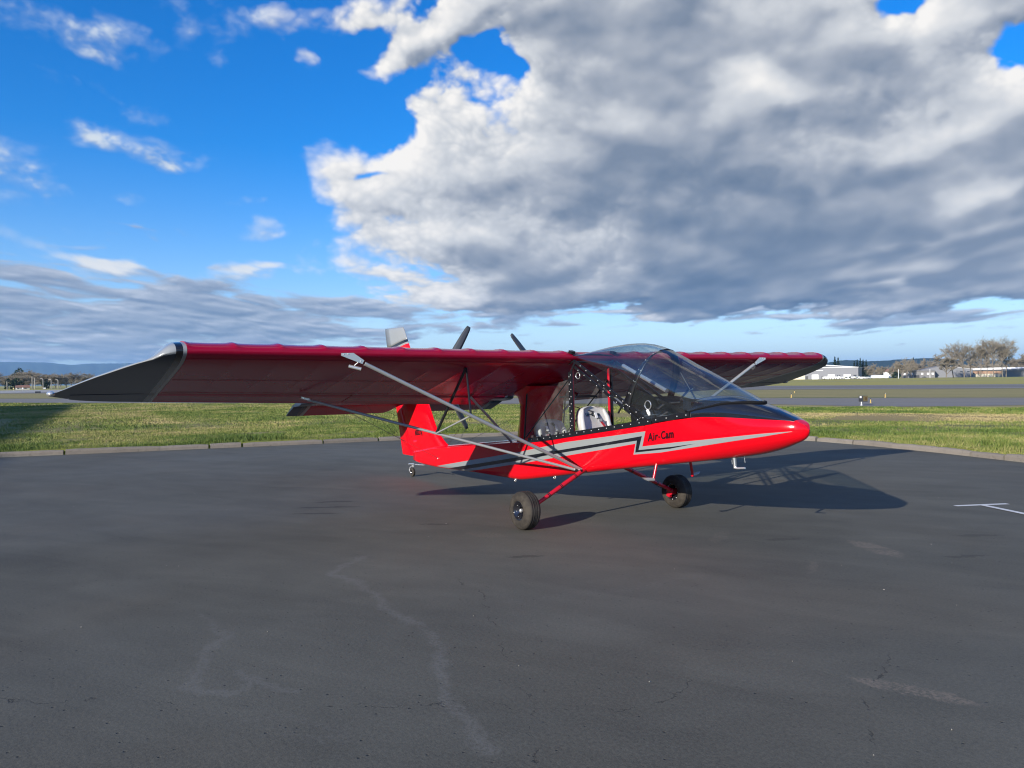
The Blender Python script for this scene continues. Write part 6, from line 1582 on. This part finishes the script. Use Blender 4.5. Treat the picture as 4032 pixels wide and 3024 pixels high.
for s in (-1, 1):
    st = loft('tailplane', [s * q for q in (0.02, 0.4, 0.8, 1.2, 1.6, 1.78)], tail_section(0, 0.58), M['red_fabric'], AC)
    loft('tailplane_tip', [s * q for q in (1.781, 1.84)], tail_section(0, 0.58), M['grey_paint'], st); loft('tailplane_tip', [s * q for q in (1.841, 1.90)], tail_section(0, 0.58), M['stripe_black'], st); loft('tailplane_tip', [s * q for q in (1.901, 1.95, 2.0, 2.04, 2.075)], tail_section(0, 0.58), M['charcoal'], st)
    el = loft('elevator', [s * q for q in (0.035, 0.12, 0.20, 0.26, 0.30, 0.7, 1.2, 1.78)], tail_section(0.59, 1.0), M['red_fabric'], st)
    loft('elevator_tip', [s * q for q in (1.781, 1.84)], tail_section(0.59, 1.0), M['grey_paint'], st); loft('elevator_tip', [s * q for q in (1.841, 1.90)], tail_section(0.59, 1.0), M['stripe_black'], st); loft('elevator_tip', [s * q for q in (1.901, 1.97, 2.03, 2.075)], tail_section(0.59, 1.0), M['charcoal'], st)
    for a, c in (((-5.25, s * 1.45, 1.32), (-4.05, s * 0.115, 0.42)), ((-5.05, s * 1.0, 1.35), (-5.08, s * 0.04, 0.45)), ((-5.5, s * 1.25, 1.27), (-5.45, s * 0.03, 0.62))):
        mb = MB(); mb.tube([a, c], 0.0026, 5); mb.build('brace_wire', M['black_frame'], AC)
    mb = MB(); mb.tube([wpt(s * 0.62, 0.99, foil(0.99)[1]), (-3.75, s * 0.11, SZT(-3.75) + 0.03)], 0.0024, 5); mb.build('brace_wire', M['black_frame'], AC)
    mb = MB(); mb.ball((-4.05, s * 0.125, 0.42), 0.014, 8); mb.build('wire_end', M['alu_bright'], AC)

# ---- undercarriage
def wheel(name, c, r, w, parent, s, rim=True):
    root = empty(name, c); root.parent = parent
    hw = w / 2; prof = []
    for t in np.linspace(-1, 1, 27):
        a = abs(t); y = hw * (t if a < 0.62 else math.copysign(0.62 + 0.38 * math.sin((a - 0.62) / 0.38 * PI / 2), t)); rr_ = r if a < 0.5 else r - (r - r * 0.53) * ((a - 0.5) / 0.5) ** 2.1
        prof.append((rr_ - (0.006 * r / 0.22 if a < 0.5 and abs((a * 8) % 1 - 0.5) < 0.16 and a > 0.05 else 0), y))
    ins = r * 0.50
    mb = MB(); mb.lathe([(ins, -hw * 0.80)] + prof[:7] + [p for p in prof[7:20]] + prof[20:] + [(ins, hw * 0.80)], (0, 0, 0), 'Y', 48); ty = mb.build('tyre', M['sidewall'], root, fix=True)
    mb = MB()
    for y0 in (-0.42, -0.15, 0.15, 0.42):
        mb.lathe([(r + 0.0008, hw * (y0 - 0.012)), (r + 0.0008, hw * (y0 + 0.012))], (0, 0, 0), 'Y', 48)
    mb.build('tread_groove', M['stripe_black'], root)
    R0 = r * 0.52; mb = MB(); mb.lathe([(R0, -hw * 0.80), (R0 * 0.97, -hw * 0.84), (R0 * 0.86, -hw * 0.80), (R0 * 0.80, -hw * 0.45), (R0 * 0.40, -hw * 0.40), (R0 * 0.38, hw * 0.40), (R0 * 0.80, hw * 0.45), (R0 * 0.86, hw * 0.80), (R0 * 0.97, hw * 0.84), (R0, hw * 0.80)], (0, 0, 0), 'Y', 36); mb.build('rim', M['gloss_black'], root)
    if rim:
        for k in range(8):
            a = 2 * PI * k / 8; mb = MB(); mb.box((R0 * 0.60 * math.cos(a), s * hw * 0.46, R0 * 0.60 * math.sin(a)), (R0 * 0.46, hw * 0.10, R0 * 0.13), Matrix.Rotation(-a, 3, 'Y')); mb.build('spoke', M['gloss_black'], root, bevel=0.003)
            o = link('bolt', RIV, root); o.location = (R0 * 0.82 * math.cos(a + 0.2), s * (hw * 0.50), R0 * 0.82 * math.sin(a + 0.2)); o.rotation_euler = (0, 0, 0 if s < 0 else PI); o.scale = (0.8,) * 3
            o = link('bolt', RIV, root); o.location = (R0 * 0.86 * math.cos(a), -s * (hw * 0.82), R0 * 0.86 * math.sin(a)); o.rotation_euler = (0, 0, PI if s < 0 else 0)
        mb = MB(); mb.lathe([(0, hw * 0.72), (r * 0.06, hw * 0.71), (r * 0.105, hw * 0.62), (r * 0.115, hw * 0.2), (0, hw * 0.2)], (0, 0, 0), 'Y', 16)
        if s < 0: mb.v = [(x, -y, z) for x, y, z in mb.v]
        mb.build('hub_cap', M['alu_bright'], root, fix=True)
    return root
for s in (-1, 1):
    w = wheel('main_wheel', (0, s * 1.224, 0.216), 0.216, 0.205, AC, s)
    w.rotation_euler = (s * R(2.0), 0, 0)
    p0, p1 = Vector((-0.045, s * 0.27, 0.625)), Vector((0.0, s * 1.13, 0.235))
    mb = MB(); mb.tube([p0, p0.lerp(p1, 0.45), p1], [0.029, 0.027, 0.021], 12); leg = mb.build('gear_leg', M['red_tube'], AC)
    for t in (0.22, 0.48, 0.70):
        c_ = p0.lerp(p1, t); d = (p1 - p0).normalized()
        for e_ in (-0.009, 0.009):
            mb = MB(); mb.tube([c_ + d * (e_ - 0.005), c_ + d * (e_ + 0.005)], 0.0305 - 0.006 * t, 12); mb.build('clamp_band', M['stripe_black'], leg)
    mb = MB(); mb.tube([Vector((0, s * 1.10, 0.216)), Vector((0, s * 1.20, 0.216))], 0.042, 12); mb.build('axle', M['red_tube'], AC)
    mb = MB(); mb.prism([(-0.075, -0.06), (-0.02, -0.075), (0.0, 0.03), (-0.055, 0.045)], 0.022, (0, s * 1.13, 0.216)); mb.build('brake_caliper', M['red_tube'], AC)
    mb = MB(); mb.tube([Vector((0.02, s * 1.10, 0.25)), Vector((-0.03, s * 0.95, 0.285)), Vector((-0.04, s * 0.62, 0.46)), Vector((-0.05, s * 0.33, 0.585))], 0.005, 6); mb.build('brake_line', M['black_frame'], AC)
tw = wheel('tail_wheel', (-5.225, 0.0, 0.078), 0.078, 0.055, AC, -1, rim=False)
mb = MB()
for y in (-0.037, 0.037): mb.tube([(-5.225, y, 0.078), (-5.275, y, 0.10), (-5.275, y * 0.9, 0.145), (-5.22, y * 0.6, 0.185), (-5.19, 0, 0.20)], 0.0085, 8)
mb.build('tail_fork', M['alu_bright'], AC)
mb = MB(); mb.box((-5.07, 0, 0.226), (0.60, 0.035, 0.014), Matrix.Rotation(R(-3), 3, 'Y')); mb.build('tail_spring', M['alu_bright'], AC, bevel=0.004)
mb = MB(); mb.tube([(-5.19, 0, 0.17), (-5.19, 0, 0.24)], 0.018, 10); mb.tube([(-5.25, -0.045, 0.225), (-5.10, -0.04, 0.235)], 0.012, 8); mb.build('tail_pivot', M['alu_bright'], AC)
# boarding steps, pitot mast, tie-down rings, drain
for s in (-1, 1):
    a = Vector((1.135, s * 0.255, 0.80)); c_ = Vector((1.128, s * 0.305, 0.605)); st = empty('boarding_step', a); st.parent = AC
    mb = MB(); mb.tube([Vector((0, 0, 0)), c_ - a], 0.016, 10); mb.build('step_post', M['red_tube'], st)
    mb = MB(); d = Vector((-0.02, s * 0.105, 0.008)); rows = []
    n = 14
    for t, rr_ in ((0.0, 0.020), (1.0, 0.020)):
        ring_ = []
        for k in range(n):
            an = 2 * PI * k / n; ring_.append((c_ - a) + d * (t + (0.45 * math.cos(an) if t == 1.0 else 0)) + Vector((math.cos(an) * 0.0, 0, 0)) + Vector((math.sin(an) * rr_, 0, math.cos(an) * rr_)))
        rows.append(ring_)
    mb.grid(rows, True, True); mb.build('step_tread', M['grey_paint'], st)
    mb = MB(); mb.tube([(c_ - a) - d * 0.1, (c_ - a) + d * 0.55], 0.017, 10); mb.build('step_core', M['red_tube'], st)
mb = MB(); mb.tube([(2.045, -0.09, 0.93), (2.058, -0.09, 0.815)], [0.022, 0.017], 12); mb.build('pitot_mast', M['alu'], AC)
mb = MB(); mb.tube([(2.058, -0.09, 0.822), (2.058, -0.09, 0.800), (2.085, -0.09, 0.795), (2.18, -0.09, 0.806)], [0.018, 0.018, 0.011, 0.010], 10); mb.build('pitot_head', M['alu_bright'], AC)
for x in (1.98, 2.14):
    mb = MB(); mb.tube([(x, -0.05, SZB(x) + 0.01), (x + 0.01, -0.05, SZB(x) - 0.06)], 0.003, 6); mb.build('drain_tube', M['alu'], AC)
for x in (-1.63, -0.73):
    mb = MB(); mb.lathe([(0.018, -0.006), (0.027, 0), (0.018, 0.006), (0.010, 0), (0.018, -0.006)], (x, -0.235, SZB(x) - 0.012), 'Y', 14); mb.build('tie_down_ring', M['alu_bright'], AC)
